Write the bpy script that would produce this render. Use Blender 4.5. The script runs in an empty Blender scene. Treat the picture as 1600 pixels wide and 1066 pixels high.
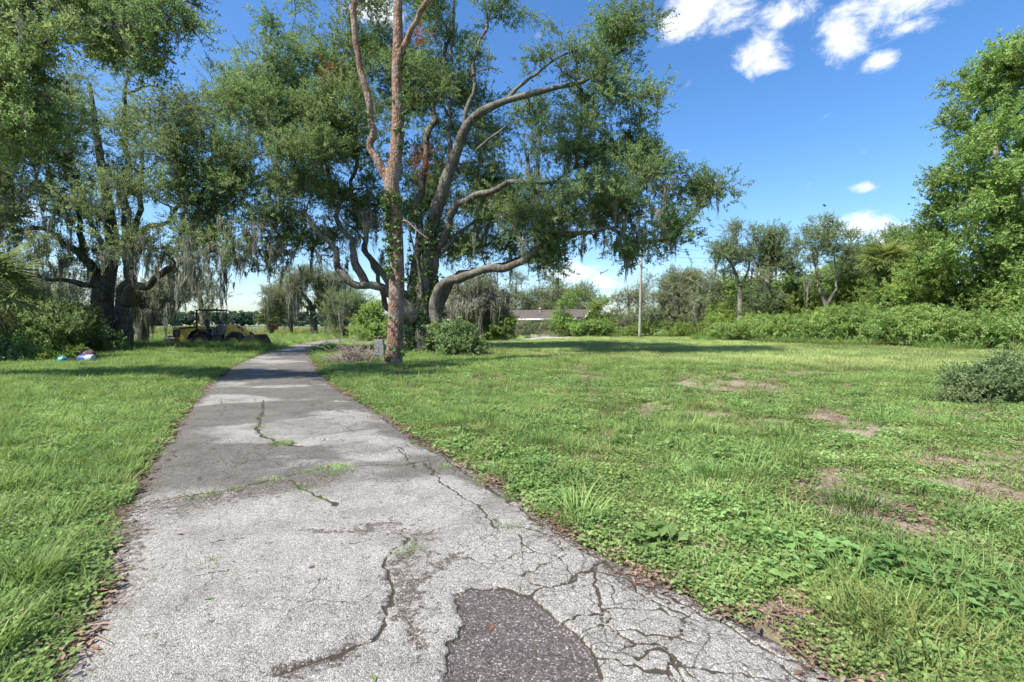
import bpy, math, random
import numpy as np
from mathutils import Vector, Matrix

# ------------------------------------------------------------------ camera, sky, sun, exposure
SC = bpy.context.scene
COL = SC.collection
F, HZ, CX, H = 760.0, 508.0, 800.0, 1.45          # focal in photo pixels, horizon row, centre column, eye height
cam_d = bpy.data.cameras.new('camera')
cam = bpy.data.objects.new('camera', cam_d); COL.objects.link(cam)
cam.location = (0, 0, H); cam.rotation_euler = (math.radians(90), 0, 0)
cam_d.sensor_width = 36; cam_d.lens = F / 1600 * 36
cam_d.shift_y = (HZ - 533) / 1600
cam_d.clip_start = 0.05; cam_d.clip_end = 9000
SC.camera = cam

SUN_EL = math.radians(53)
sx, sy = -0.82, -0.57                               # towards the sun: left, a little behind the camera
sun_d = bpy.data.lights.new('sun', 'SUN'); sun_d.energy = 4.0; sun_d.angle = math.radians(0.55)
sun_d.color = (1.0, 0.955, 0.88)
sun = bpy.data.objects.new('sun', sun_d); COL.objects.link(sun)
sv = Vector((sx * math.cos(SUN_EL), sy * math.cos(SUN_EL), math.sin(SUN_EL)))
sun.rotation_euler = sv.to_track_quat('Z', 'Y').to_euler()
sun.location = sv * 60

world = bpy.data.worlds.new('World'); SC.world = world; world.use_nodes = True
SKY_STRENGTH = 0.15
def mixc0(N, L, a, b):
    m = N.new('ShaderNodeMix'); m.data_type = 'RGBA'; m.blend_type = 'MULTIPLY'; m.inputs['Factor'].default_value = 1
    L.new(a, m.inputs['A']); m.inputs['B'].default_value = (*b, 1); return m.outputs['Result']
def build_world():
    nt = world.node_tree; N = nt.nodes; L = nt.links
    N.clear()
    out = N.new('ShaderNodeOutputWorld'); bg = N.new('ShaderNodeBackground')
    sky = N.new('ShaderNodeTexSky'); sky.sky_type = 'NISHITA'; sky.sun_disc = False
    sky.sun_elevation = SUN_EL; sky.sun_rotation = math.atan2(sx, sy)
    sky.air_density = 1.0; sky.dust_density = 1.0; sky.ozone_density = 2.2
    tc = N.new('ShaderNodeTexCoord')
    gen = tc.outputs['Generated']
    # soft billowing of the cloud edges, a little flattened
    fm = N.new('ShaderNodeMapping'); fm.inputs['Scale'].default_value = (1, 1, 1.5); L.new(gen, fm.inputs[0])
    nz = N.new('ShaderNodeTexNoise'); nz.inputs['Scale'].default_value = 15; nz.inputs['Detail'].default_value = 10; nz.inputs['Roughness'].default_value = 0.68
    nz.inputs['Distortion'].default_value = .35; L.new(fm.outputs[0], nz.inputs['Vector'])
    # cumulus by direction: (photo column, row, half width, half height)
    blobs = [(1110, 8, 78, 46), (1058, 40, 34, 24), (1235, 12, 42, 30), (1400, 8, 92, 36), (1318, 52, 44, 40), (1188, 88, 48, 36), (1372, 96, 26, 15), (1430, 40, 36, 14),
             (1352, 293, 24, 11), (1342, 350, 46, 24), (1395, 368, 50, 18), (905, 425, 60, 24), (935, 440, 30, 16), (1180, 440, 120, 24), (585, 15, 50, 25)]
    acc = None
    for (px, py, rx, ry) in blobs:
        d = Vector(((px - CX) / F, 1, (HZ - py) / F)); k = 1 / d.length; d.normalize()
        m = N.new('ShaderNodeMapping'); m.vector_type = 'TEXTURE'
        m.inputs['Location'].default_value = d; m.inputs['Scale'].default_value = (rx / F * k, rx / F * k, ry / F * k)
        L.new(gen, m.inputs[0])
        ln = N.new('ShaderNodeVectorMath'); ln.operation = 'LENGTH'; L.new(m.outputs[0], ln.inputs[0])
        mr = N.new('ShaderNodeMapRange'); mr.interpolation_type = 'SMOOTHSTEP'
        mr.inputs[1].default_value = 1.7; mr.inputs[2].default_value = 0.0; mr.inputs[3].default_value = 0; mr.inputs[4].default_value = 0.40
        L.new(ln.outputs['Value'], mr.inputs[0])
        if acc is None: acc = mr.outputs[0]
        else:
            mx = N.new('ShaderNodeMath'); mx.operation = 'MAXIMUM'; L.new(acc, mx.inputs[0]); L.new(mr.outputs[0], mx.inputs[1]); acc = mx.outputs[0]
    # scattered cumulus all over the rest of the sky
    big = N.new('ShaderNodeTexNoise'); big.inputs['Scale'].default_value = 3.2; big.inputs['Detail'].default_value = 2
    off = N.new('ShaderNodeVectorMath'); off.operation = 'ADD'; off.inputs[1].default_value = (3.7, 11.3, 0)
    L.new(fm.outputs[0], off.inputs[0]); L.new(off.outputs[0], big.inputs['Vector'])
    br = N.new('ShaderNodeMapRange'); br.inputs[1].default_value = 0.62; br.inputs[2].default_value = 0.78; br.inputs[4].default_value = 0.34
    L.new(big.outputs['Fac'], br.inputs[0])
    mx = N.new('ShaderNodeMath'); mx.operation = 'MAXIMUM'; L.new(acc, mx.inputs[0]); L.new(br.outputs[0], mx.inputs[1])
    sm = N.new('ShaderNodeMath'); sm.operation = 'ADD'; L.new(mx.outputs[0], sm.inputs[0]); L.new(nz.outputs['Fac'], sm.inputs[1])
    den = N.new('ShaderNodeMapRange'); den.interpolation_type = 'SMOOTHSTEP'
    den.inputs[1].default_value = 0.62; den.inputs[2].default_value = 0.98; den.inputs[4].default_value = 0.97
    L.new(sm.outputs[0], den.inputs[0])
    hs = N.new('ShaderNodeHueSaturation'); hs.inputs['Saturation'].default_value = 1.22; hs.inputs['Value'].default_value = 0.92
    tint = mixc0(N, L, sky.outputs[0], (0.62, 0.64, 0.69)); L.new(tint, hs.inputs['Color'])
    mix = N.new('ShaderNodeMix'); mix.data_type = 'RGBA'
    mix.inputs['B'].default_value = (3.3, 3.38, 3.55, 1)
    L.new(den.outputs[0], mix.inputs['Factor']); L.new(hs.outputs[0], mix.inputs['A'])
    L.new(mix.outputs['Result'], bg.inputs['Color']); bg.inputs['Strength'].default_value = SKY_STRENGTH
    L.new(bg.outputs[0], out.inputs[0])
build_world()
SC.view_settings.view_transform = 'Standard'; SC.view_settings.look = 'None'
SC.view_settings.gamma = 1; SC.view_settings.use_curve_mapping = False
SC.view_settings.exposure = 1.35
SC.cycles.max_bounces = 6; SC.cycles.diffuse_bounces = 3; SC.cycles.glossy_bounces = 2
SC.cycles.transmission_bounces = 3; SC.cycles.transparent_max_bounces = 4
SC.cycles.use_adaptive_sampling = True; SC.cycles.adaptive_threshold = .02
SC.cycles.caustics_reflective = False; SC.cycles.caustics_refractive = False

RNG = np.random.default_rng(11)
R = random.Random(5)

# ------------------------------------------------------------------ helpers
def W(px, py, Y): return np.array([(px - CX) / F * Y, Y, H + (HZ - py) / F * Y])   # photo pixel at depth Y
def G(px, py):                                                                     # photo pixel on the ground
    Y = H * F / (py - HZ); return np.array([(px - CX) / F * Y, Y])

def _hash(ix, iy, iz, seed):
    h = (ix.astype(np.int64) * 374761393 + iy.astype(np.int64) * 668265263 + iz.astype(np.int64) * 2147483647 + seed * 1274126177) & 0xffffffff
    h = ((h ^ (h >> 13)) * 1274126177) & 0xffffffff
    h = ((h ^ (h >> 16)) * 2246822519) & 0xffffffff
    return ((h ^ (h >> 15)) & 0xffffff) / float(0xffffff)
def vn(x, y, z=None, seed=0):
    x = np.asarray(x, float); y = np.asarray(y, float); z = np.zeros_like(x) if z is None else np.asarray(z, float)
    ix, iy, iz = np.floor(x), np.floor(y), np.floor(z)
    fx, fy, fz = x - ix, y - iy, z - iz
    fx, fy, fz = [t * t * (3 - 2 * t) for t in (fx, fy, fz)]
    r = 0
    for a in (0, 1):
        for b in (0, 1):
            for c in (0, 1):
                w = (fx if a else 1 - fx) * (fy if b else 1 - fy) * (fz if c else 1 - fz)
                r = r + w * _hash(ix + a, iy + b, iz + c, seed)
    return r
def vn2(x, y, seed=0):
    x = np.asarray(x, float); y = np.asarray(y, float)
    ix, iy = np.floor(x), np.floor(y); fx, fy = x - ix, y - iy
    fx, fy = fx * fx * (3 - 2 * fx), fy * fy * (3 - 2 * fy); o = np.zeros_like(ix)
    a = _hash(ix, iy, o, seed); b = _hash(ix + 1, iy, o, seed); c = _hash(ix, iy + 1, o, seed); d = _hash(ix + 1, iy + 1, o, seed)
    return (a * (1 - fx) + b * fx) * (1 - fy) + (c * (1 - fx) + d * fx) * fy
def fbm(x, y, sc=1.0, oct=4, seed=0):
    r = 0; amp = .5; tot = 0
    for o in range(oct):
        ca, sa = math.cos(.6 + 1.1 * o), math.sin(.6 + 1.1 * o); xx, yy = np.asarray(x) / sc * 2 ** o, np.asarray(y) / sc * 2 ** o
        r = r + amp * vn2(xx * ca - yy * sa + 13.7 * o, xx * sa + yy * ca, seed + o * 7); tot += amp; amp *= .5
    return r / tot
def sst(a, b, t):
    t = np.clip((t - a) / (b - a), 0, 1); return t * t * (3 - 2 * t)

class B:
    """collects quads and triangles into one mesh"""
    def __init__(s): s.V = []; s.Q = []; s.T = []; s.n = 0
    def add(s, V, Q=None, T=None):
        V = np.asarray(V, float).reshape(-1, 3)
        if Q is not None and len(Q): s.Q.append(np.asarray(Q, np.int64).reshape(-1, 4) + s.n)
        if T is not None and len(T): s.T.append(np.asarray(T, np.int64).reshape(-1, 3) + s.n)
        s.V.append(V); s.n += len(V)
    def box(s, c, d, rz=0, ry=0, taper=1.0, bev=0.0):
        x, y, z = [t / 2 for t in d]; b = min(bev, x * .8, y * .8, z * .8)
        if b <= 0:
            v = np.array([[i * x * (taper if k > 0 else 1), j * y * (taper if k > 0 else 1), k * z] for k in (-1, 1) for (i, j) in ((-1, -1), (1, -1), (1, 1), (-1, 1))])
            q = [[3, 2, 1, 0], [4, 5, 6, 7], [0, 1, 5, 4], [1, 2, 6, 5], [2, 3, 7, 6], [3, 0, 4, 7]]
        else:
            rings = []
            for (zz, ins) in ((-z, b), (-z + b, 0), (z - b, 0), (z, b)):
                t = taper if zz > 0 else 1
                X, Y_ = (x - ins) * t, (y - ins) * t
                e = b if ins == 0 else b * .4
                rings.append([[-X + e, -Y_, zz], [X - e, -Y_, zz], [X, -Y_ + e, zz], [X, Y_ - e, zz], [X - e, Y_, zz], [-X + e, Y_, zz], [-X, Y_ - e, zz], [-X, -Y_ + e, zz]])
            v = np.array(rings).reshape(-1, 3); q = []
            for r in range(3):
                for k in range(8): q.append([r * 8 + k, r * 8 + (k + 1) % 8, r * 8 + 8 + (k + 1) % 8, r * 8 + 8 + k])
            q += [[3, 2, 1, 0], [0, 7, 4, 3], [7, 6, 5, 4], [24, 25, 26, 27], [24, 27, 28, 31], [28, 29, 30, 31]]
        cy, sy_ = math.cos(ry), math.sin(ry); v = np.stack([v[:, 0] * cy + v[:, 2] * sy_, v[:, 1], -v[:, 0] * sy_ + v[:, 2] * cy], 1)
        cz, sz = math.cos(rz), math.sin(rz); v = np.stack([v[:, 0] * cz - v[:, 1] * sz, v[:, 0] * sz + v[:, 1] * cz, v[:, 2]], 1)
        s.add(v + np.array(c), q); return s
    def tube(s, P, r, sides=8, cap=True, lump=0, seed=0, lscale=2.0):
        P = np.asarray(P, float); n = len(P); r = np.broadcast_to(np.asarray(r, float), (n,))
        t = np.gradient(P, axis=0); t /= np.linalg.norm(t, axis=1)[:, None] + 1e-9
        ref = np.array([1., 0, 0]) if abs(t[0][0]) < .8 else np.array([0, 1., 0])
        u = ref - t[0] * ref.dot(t[0]); u /= np.linalg.norm(u); U = [u]
        for i in range(1, n):
            u = u - t[i] * u.dot(t[i]); u /= np.linalg.norm(u) + 1e-9; U.append(u)
        U = np.array(U); Vv = np.cross(t, U)
        a = np.linspace(0, 2 * math.pi, sides, endpoint=False)
        d = U[:, None, :] * np.cos(a)[None, :, None] + Vv[:, None, :] * np.sin(a)[None, :, None]
        rr = np.repeat(r[:, None], sides, 1)
        if lump:
            q = P[:, None, :] + d * r[:, None, None]
            rr = rr * (1 + lump * (vn(q[..., 0] * lscale, q[..., 1] * lscale, q[..., 2] * lscale * .45, seed) - .5) * 2
                       + lump * .5 * (vn(q[..., 0] * lscale * 3.1, q[..., 1] * lscale * 3.1, q[..., 2] * lscale * 1.2, seed + 3) - .5) * 2)
        v = (P[:, None, :] + d * rr[..., None]).reshape(-1, 3)
        i = np.arange(n - 1)[:, None] * sides; k = np.arange(sides)[None, :]; k2 = (k + 1) % sides
        q = np.stack([i + k, i + k2, i + sides + k2, i + sides + k], -1).reshape(-1, 4); tt = []
        if cap:
            v = np.vstack([v, P[:1], P[-1:]]); m = n * sides
            for k in range(sides):
                tt.append([m, (k + 1) % sides, k]); tt.append([m + 1, (n - 1) * sides + k, (n - 1) * sides + (k + 1) % sides])
        s.add(v, q, tt); return s
    def twigs(s, A, r0, r1, sides=3):
        """A: (T,n,3) many thin tubes at once, radius arrays (T,)"""
        A = np.asarray(A, float)
        if not len(A): return s
        T_, n, _ = A.shape
        d = A[:, -1] - A[:, 0]; d /= np.linalg.norm(d, axis=1)[:, None] + 1e-9
        ref = np.where(np.abs(d[:, 2:3]) < .8, np.array([[0, 0, 1.]]), np.array([[1., 0, 0]]))
        u = np.cross(d, ref); u /= np.linalg.norm(u, axis=1)[:, None] + 1e-9; w = np.cross(d, u)
        a = np.linspace(0, 2 * math.pi, sides, endpoint=False)
        ring = u[:, None, :] * np.cos(a)[None, :, None] + w[:, None, :] * np.sin(a)[None, :, None]
        f = np.linspace(0, 1, n)[None, :]; r = np.asarray(r0)[:, None] * (1 - f) + np.asarray(r1)[:, None] * f
        v = A[:, :, None, :] + ring[:, None, :, :] * r[:, :, None, None]
        base = (np.arange(T_) * n * sides)[:, None, None]; i = (np.arange(n - 1) * sides)[None, :, None]; k = np.arange(sides)[None, None, :]; k2 = (k + 1) % sides
        q = np.stack([base + i + k, base + i + k2, base + i + sides + k2, base + i + sides + k], -1).reshape(-1, 4)
        s.add(v.reshape(-1, 3), q); return s
    def lathe(s, prof, c=(0, 0, 0), sides=20, axis='z'):
        prof = np.asarray(prof, float); n = len(prof); a = np.linspace(0, 2 * math.pi, sides, endpoint=False)
        v = np.stack([prof[:, 0][:, None] * np.cos(a), prof[:, 0][:, None] * np.sin(a), np.repeat(prof[:, 1][:, None], sides, 1)], -1).reshape(-1, 3)
        if axis == 'y': v = v[:, [0, 2, 1]] * np.array([1, 1, 1])
        i = np.arange(n - 1)[:, None] * sides; k = np.arange(sides)[None, :]; k2 = (k + 1) % sides
        q = np.stack([i + k, i + k2, i + sides + k2, i + sides + k], -1).reshape(-1, 4)
        s.add(v + np.array(c), q); return s
    def mesh(s, name, mat=None, smooth=True):
        V = np.vstack(s.V); me = bpy.data.meshes.new(name)
        Q = np.vstack(s.Q) if s.Q else np.zeros((0, 4), np.int64); T = np.vstack(s.T) if s.T else np.zeros((0, 3), np.int64)
        me.vertices.add(len(V)); me.vertices.foreach_set('co', V.astype(np.float32).ravel())
        me.loops.add(Q.size + T.size); me.loops.foreach_set('vertex_index', np.concatenate([Q.ravel(), T.ravel()]).astype(np.int32))
        me.polygons.add(len(Q) + len(T))
        st = np.concatenate([np.arange(len(Q)) * 4, Q.size + np.arange(len(T)) * 3]).astype(np.int32)
        me.polygons.foreach_set('loop_start', st)
        me.polygons.foreach_set('use_smooth', np.full(len(st), smooth))
        me.update(calc_edges=True)
        if mat: me.materials.append(mat)
        return me
    def build(s, name, mat=None, parent=None, smooth=True, loc=None):
        return obj(name, s.mesh(name, mat, smooth), parent, loc)

def obj(name, data, parent=None, loc=None):
    o = bpy.data.objects.new(name, data); COL.objects.link(o)
    if parent is not None: o.parent = parent
    if loc is not None: o.location = loc
    return o
def tag(o, label=None, cat=None, group=None, kind=None):
    if label: o['label'] = label
    if cat: o['category'] = cat
    if group: o['group'] = group
    if kind: o['kind'] = kind
    return o
def thing(name, label, cat, loc=(0, 0, 0), rz=0, group=None):
    o = obj(name, None); o.location = loc; o.rotation_euler = (0, 0, rz); o.empty_display_size = .2
    return tag(o, label, cat, group)
def fattr(me, name, vals):
    a = me.attributes.new(name, 'FLOAT', 'POINT'); a.data.foreach_set('value', np.asarray(vals, np.float32))

# ------------------------------------------------------------------ materials
def newmat(name):
    m = bpy.data.materials.new(name); m.use_nodes = True; nt = m.node_tree; nt.nodes.clear()
    return m, nt, nt.nodes, nt.links
def ramp(N, stops, interp='LINEAR'):
    r = N.new('ShaderNodeValToRGB'); r.color_ramp.interpolation = interp; e = r.color_ramp.elements
    while len(e) > 1: e.remove(e[-1])
    e[0].position = stops[0][0]; e[0].color = (*stops[0][1], 1)
    for p, c in stops[1:]:
        x = e.new(p); x.color = (*c, 1)
    return r
def noise(N, L, vec, scale, detail=4, rough=.6):
    n = N.new('ShaderNodeTexNoise'); n.inputs['Scale'].default_value = scale; n.inputs['Detail'].default_value = detail; n.inputs['Roughness'].default_value = rough
    if vec is not None: L.new(vec, n.inputs['Vector'])
    return n
def mixc(N, L, fac, a, b, blend='MIX'):
    m = N.new('ShaderNodeMix'); m.data_type = 'RGBA'; m.blend_type = blend
    for key, v in (('Factor', fac), ('A', a), ('B', b)):
        if hasattr(v, 'type') and hasattr(v, 'links'): L.new(v, m.inputs[key])
        elif key == 'Factor': m.inputs[key].default_value = v
        else: m.inputs[key].default_value = (*v, 1) if len(v) == 3 else v
    return m.outputs['Result']
def bump(N, L, h, strength=.5, dist=.02):
    b = N.new('ShaderNodeBump'); b.inputs['Strength'].default_value = strength; b.inputs['Distance'].default_value = dist
    L.new(h, b.inputs['Height']); return b.outputs[0]

def leaf_mat(name, cols, trans=.35, rough=.5, gloss=.05, patch=.0, pscale=.35, sat=.93):
    """cols: list of colours, varied by instance and by leaf"""
    m, nt, N, L = newmat(name)
    oi = N.new('ShaderNodeObjectInfo'); ge = N.new('ShaderNodeNewGeometry')
    a = N.new('ShaderNodeMath'); a.operation = 'MULTIPLY_ADD'; a.inputs[1].default_value = .55
    L.new(oi.outputs['Random'], a.inputs[0])
    b = N.new('ShaderNodeMath'); b.operation = 'MULTIPLY'; b.inputs[1].default_value = .45
    L.new(ge.outputs['Random Per Island'], b.inputs[0]); L.new(b.outputs[0], a.inputs[2])
    k = len(cols) - 1
    rp = ramp(N, [(.12 + .76 * i / k, c) for i, c in enumerate(cols)]); L.new(a.outputs[0], rp.inputs[0])
    col = rp.outputs[0]
    nz = noise(N, L, oi.outputs['Location'], pscale, 2)
    mr = N.new('ShaderNodeMapRange'); mr.inputs[1].default_value = .3; mr.inputs[2].default_value = .7; mr.inputs[3].default_value = .72; mr.inputs[4].default_value = 1.3
    L.new(nz.outputs['Fac'], mr.inputs[0])
    hs = N.new('ShaderNodeHueSaturation'); L.new(col, hs.inputs['Color']); L.new(mr.outputs[0], hs.inputs['Value'])
    nh = noise(N, L, oi.outputs['Location'], pscale * 1.7, 3); hr = N.new('ShaderNodeMapRange'); hr.inputs[1].default_value = .3; hr.inputs[2].default_value = .7; hr.inputs[3].default_value = .485; hr.inputs[4].default_value = .52; L.new(nh.outputs['Fac'], hr.inputs[0]); L.new(hr.outputs[0], hs.inputs['Hue'])
    hs.inputs['Saturation'].default_value = sat
    col = hs.outputs[0]
    d = N.new('ShaderNodeBsdfDiffuse'); t = N.new('ShaderNodeBsdfTranslucent'); g = N.new('ShaderNodeBsdfGlossy')
    g.inputs['Roughness'].default_value = rough + .12; g.inputs['Color'].default_value = (.75, .8, .6, 1)
    L.new(col, d.inputs[0])
    tcol = N.new('ShaderNodeHueSaturation'); tcol.inputs['Value'].default_value = 1.35; tcol.inputs['Saturation'].default_value = 1.1; tcol.inputs['Hue'].default_value = .485
    L.new(col, tcol.inputs['Color']); L.new(tcol.outputs[0], t.inputs[0])
    m1 = N.new('ShaderNodeMixShader'); m1.inputs[0].default_value = trans; L.new(d.outputs[0], m1.inputs[1]); L.new(t.outputs[0], m1.inputs[2])
    m2 = N.new('ShaderNodeMixShader'); m2.inputs[0].default_value = gloss * .5; L.new(m1.outputs[0], m2.inputs[1]); L.new(g.outputs[0], m2.inputs[2])
    o = N.new('ShaderNodeOutputMaterial'); L.new(m2.outputs[0], o.inputs[0])
    return m

def bark_mat(name, c1, c2, c3, scale=6, zs=.3, bs=.8, lichen=None):
    m, nt, N, L = newmat(name)
    tc = N.new('ShaderNodeTexCoord'); mp = N.new('ShaderNodeMapping'); mp.inputs['Scale'].default_value = (1, 1, zs); L.new(tc.outputs['Object'], mp.inputs[0])
    n1 = noise(N, L, mp.outputs[0], scale, 8, .7); n2 = noise(N, L, tc.outputs['Object'], 1.3, 3)
    vo = N.new('ShaderNodeTexVoronoi'); vo.feature = 'DISTANCE_TO_EDGE'; vo.inputs['Scale'].default_value = scale * 1.7; L.new(mp.outputs[0], vo.inputs['Vector'])
    rp = ramp(N, [(.25, c1), (.5, c2), (.72, c3)]); L.new(n1.outputs['Fac'], rp.inputs[0]); col = rp.outputs[0]
    vr = ramp(N, [(0, (.35, .35, .35)), (.12, (1, 1, 1))]); L.new(vo.outputs['Distance'], vr.inputs[0])
    col = mixc(N, L, .7, col, vr.outputs[0], 'MULTIPLY')
    if lichen:
        lr = ramp(N, [(.48, (0, 0, 0)), (.62, (1, 1, 1))]); L.new(n2.outputs['Fac'], lr.inputs[0])
        col = mixc(N, L, lr.outputs[0], col, lichen)
    p = N.new('ShaderNodeBsdfPrincipled'); p.inputs['Roughness'].default_value = .92; p.inputs['Specular IOR Level'].default_value = .15
    L.new(col, p.inputs['Base Color'])
    ad = N.new('ShaderNodeMath'); ad.operation = 'MULTIPLY_ADD'; ad.inputs[1].default_value = 1.2; L.new(n1.outputs['Fac'], ad.inputs[0]); L.new(vo.outputs['Distance'], ad.inputs[2])
    L.new(bump(N, L, ad.outputs[0], bs, .06), p.inputs['Normal'])
    o = N.new('ShaderNodeOutputMaterial'); L.new(p.outputs[0], o.inputs[0]); return m

def plain(name, col, rough=.6, metal=0, wear=None, wscale=6, wlo=.5, whi=.65, spec=.4, bs=0):
    m, nt, N, L = newmat(name)
    tc = N.new('ShaderNodeTexCoord'); n = noise(N, L, tc.outputs['Object'], wscale, 6, .65)
    p = N.new('ShaderNodeBsdfPrincipled'); p.inputs['Roughness'].default_value = rough; p.inputs['Metallic'].default_value = metal; p.inputs['Specular IOR Level'].default_value = spec
    v = ramp(N, [(.3, tuple(c * .8 for c in col)), (.7, tuple(min(1, c * 1.12) for c in col))]); L.new(n.outputs['Fac'], v.inputs[0]); c = v.outputs[0]
    if wear:
        n2 = noise(N, L, tc.outputs['Object'], wscale * .45, 8, .7)
        r = ramp(N, [(wlo, (0, 0, 0)), (whi, (1, 1, 1))]); L.new(n2.outputs['Fac'], r.inputs[0]); c = mixc(N, L, r.outputs[0], c, wear)
    L.new(c, p.inputs['Base Color'])
    if bs: L.new(bump(N, L, n.outputs['Fac'], bs, .02), p.inputs['Normal'])
    o = N.new('ShaderNodeOutputMaterial'); L.new(p.outputs[0], o.inputs[0]); return m

M = {}
M['oak_leaf'] = leaf_mat('oak_leaf', [(0.073, 0.124, 0.040), (0.112, 0.177, 0.057), (0.152, 0.228, 0.074), (0.211, 0.288, 0.105)], .46, .42, .06)
M['oak_leaf2'] = leaf_mat('oak_leaf2', [(0.086, 0.132, 0.048), (0.127, 0.182, 0.069), (0.173, 0.234, 0.090), (0.236, 0.297, 0.124)], .46, .45, .05)
M['green_leaf'] = leaf_mat('green_leaf', [(0.078, 0.144, 0.026), (0.126, 0.216, 0.038), (0.180, 0.282, 0.055), (0.246, 0.348, 0.090)], .42, .42, .06)
M['lime_leaf'] = leaf_mat('lime_leaf', [(0.116, 0.182, 0.026), (0.171, 0.248, 0.040), (0.226, 0.303, 0.061)], .42, .45, .05)
M['grey_leaf'] = leaf_mat('grey_leaf', [(0.116, 0.143, 0.068), (0.154, 0.185, 0.088), (0.198, 0.226, 0.110), (0.248, 0.270, 0.149)], .35, .6, .03)
M['shrub_leaf'] = leaf_mat('shrub_leaf', [(0.069, 0.122, 0.033), (0.106, 0.177, 0.045), (0.150, 0.237, 0.062), (0.213, 0.294, 0.100)], .35, .36, .09)
M['dark_leaf'] = leaf_mat('dark_leaf', [(0.065, 0.105, 0.032), (0.099, 0.150, 0.047), (0.140, 0.199, 0.067), (0.200, 0.255, 0.102)], .28, .42, .07)
M['far_leaf'] = leaf_mat('far_leaf', [(0.065, 0.111, 0.065), (0.091, 0.143, 0.081), (0.124, 0.176, 0.096)], .2, .8, .0)  # bluish tone: haze over the far wood is put into the leaf colour
M['moss'] = leaf_mat('moss', [(.15, .15, .112), (.215, .213, .162), (.28, .277, .215), (.35, .345, .275)], .3, .8, .0)
M['ivy'] = leaf_mat('ivy', [(.040, .085, .022), (.065, .125, .032), (.095, .165, .045)], .3, .35, .08)
M['dead_leaf'] = leaf_mat('dead_leaf', [(.14, .035, .012), (.24, .062, .018), (.34, .11, .035), (.22, .09, .04)], .3, .7, .02)
M['litter'] = leaf_mat('litter', [(.12, .075, .050), (.19, .120, .082), (.27, .18, .125), (.34, .26, .19)], .15, .8, .01)
M['grass'] = leaf_mat('grass', [(0.091, 0.163, 0.025), (0.139, 0.235, 0.037), (0.193, 0.301, 0.053), (0.257, 0.356, 0.086)], .38, .5, .04, pscale=.8, sat=.85)
M['grass_dry'] = leaf_mat('grass_dry', [(.14, .17, .04), (.20, .23, .06), (.27, .275, .09), (.36, .32, .16)], .35, .6, .02, pscale=.8)
M['meadow'] = leaf_mat('meadow', [(0.208, 0.286, 0.055), (0.267, 0.351, 0.070), (0.319, 0.403, 0.091), (0.377, 0.442, 0.130)], .42, .6, .02, pscale=.12, sat=.8)
M['cover'] = leaf_mat('cover', [(0.100, 0.181, 0.030), (0.148, 0.248, 0.044), (0.201, 0.316, 0.064), (0.259, 0.374, 0.098)], .35, .45, .04, pscale=.9, sat=.85)
M['weed'] = leaf_mat('weed', [(0.087, 0.181, 0.028), (0.131, 0.248, 0.041), (0.186, 0.314, 0.063)], .36, .4, .06, pscale=.9, sat=.85)
M['palm_leaf'] = leaf_mat('palm_leaf', [(.07, .10, .034), (.105, .14, .046), (.15, .18, .065)], .35, .5, .03)
M['palm_yellow'] = leaf_mat('palm_yellow', [(.12, .165, .042), (.165, .21, .055), (.22, .25, .075)], .4, .5, .03)
M['palm_dead'] = leaf_mat('palm_dead', [(.16, .12, .07), (.22, .17, .10), (.28, .22, .14)], .3, .8, .0)
M['oak_bark'] = bark_mat('oak_bark', (.045, .039, .032), (.135, .118, .098), (.26, .236, .20), 8, .3, 1.0, (.18, .175, .138))
M['dark_bark'] = bark_mat('dark_bark', (.045, .040, .034), (.10, .088, .074), (.175, .155, .13), 5, .3, .9)
M['pine_bark'] = bark_mat('pine_bark', (.085, .052, .038), (.245, .150, .103), (.42, .295, .22), 5.5, .55, 1.0, (.24, .195, .16))
M['grey_bark'] = bark_mat('grey_bark', (.14, .125, .105), (.24, .215, .18), (.36, .33, .28), 6, .4, .6)
M['stick'] = bark_mat('stick', (.19, .155, .125), (.32, .275, .23), (.46, .42, .37), 14, .6, .4)

# ------------------------------------------------------------------ leaf, moss and grass pieces, and the scatter that spreads them
def rot_from_dir(d, roll):
    """Euler XYZ that turns +Z to d with a roll about it; vectorised"""
    d = d / (np.linalg.norm(d, axis=1)[:, None] + 1e-9)
    th = np.arccos(np.clip(d[:, 2], -1, 1)); ph = np.arctan2(d[:, 1], d[:, 0])
    ca, sa, cb, sb, cc, sc_ = np.cos(ph), np.sin(ph), np.cos(th), np.sin(th), np.cos(roll), np.sin(roll)
    r00 = ca * cb * cc - sa * sc_; r10 = sa * cb * cc + ca * sc_; r20 = -sb * cc
    r21 = sb * sc_; r22 = cb
    return np.stack([np.arctan2(r21, r22), -np.arcsin(np.clip(r20, -1, 1)), np.arctan2(r10, r00)], 1)

def leaves(b, P, D, U, l, w, fold=.25, curl=.15):
    """pointed leaves: base P, direction D, up U, length l, width w"""
    D = D / (np.linalg.norm(D, axis=1)[:, None] + 1e-9); S = np.cross(D, U); S /= np.linalg.norm(S, axis=1)[:, None] + 1e-9
    Nn = np.cross(S, D); l = np.broadcast_to(l, (len(P),))[:, None]; w = np.broadcast_to(w, (len(P),))[:, None]
    v = np.stack([P, P + D * l * .45 + S * w * .5 + Nn * w * fold, P + D * l * .5, P + D * l * .45 - S * w * .5 + Nn * w * fold, P + D * l - Nn * l * curl], 1)
    i = np.arange(len(P))[:, None] * 5
    t = np.concatenate([i + np.array([[0, 1, 2]]), i + np.array([[0, 2, 3]]), i + np.array([[1, 4, 2]]), i + np.array([[2, 4, 3]])])
    b.add(v.reshape(-1, 3), None, t)

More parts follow.
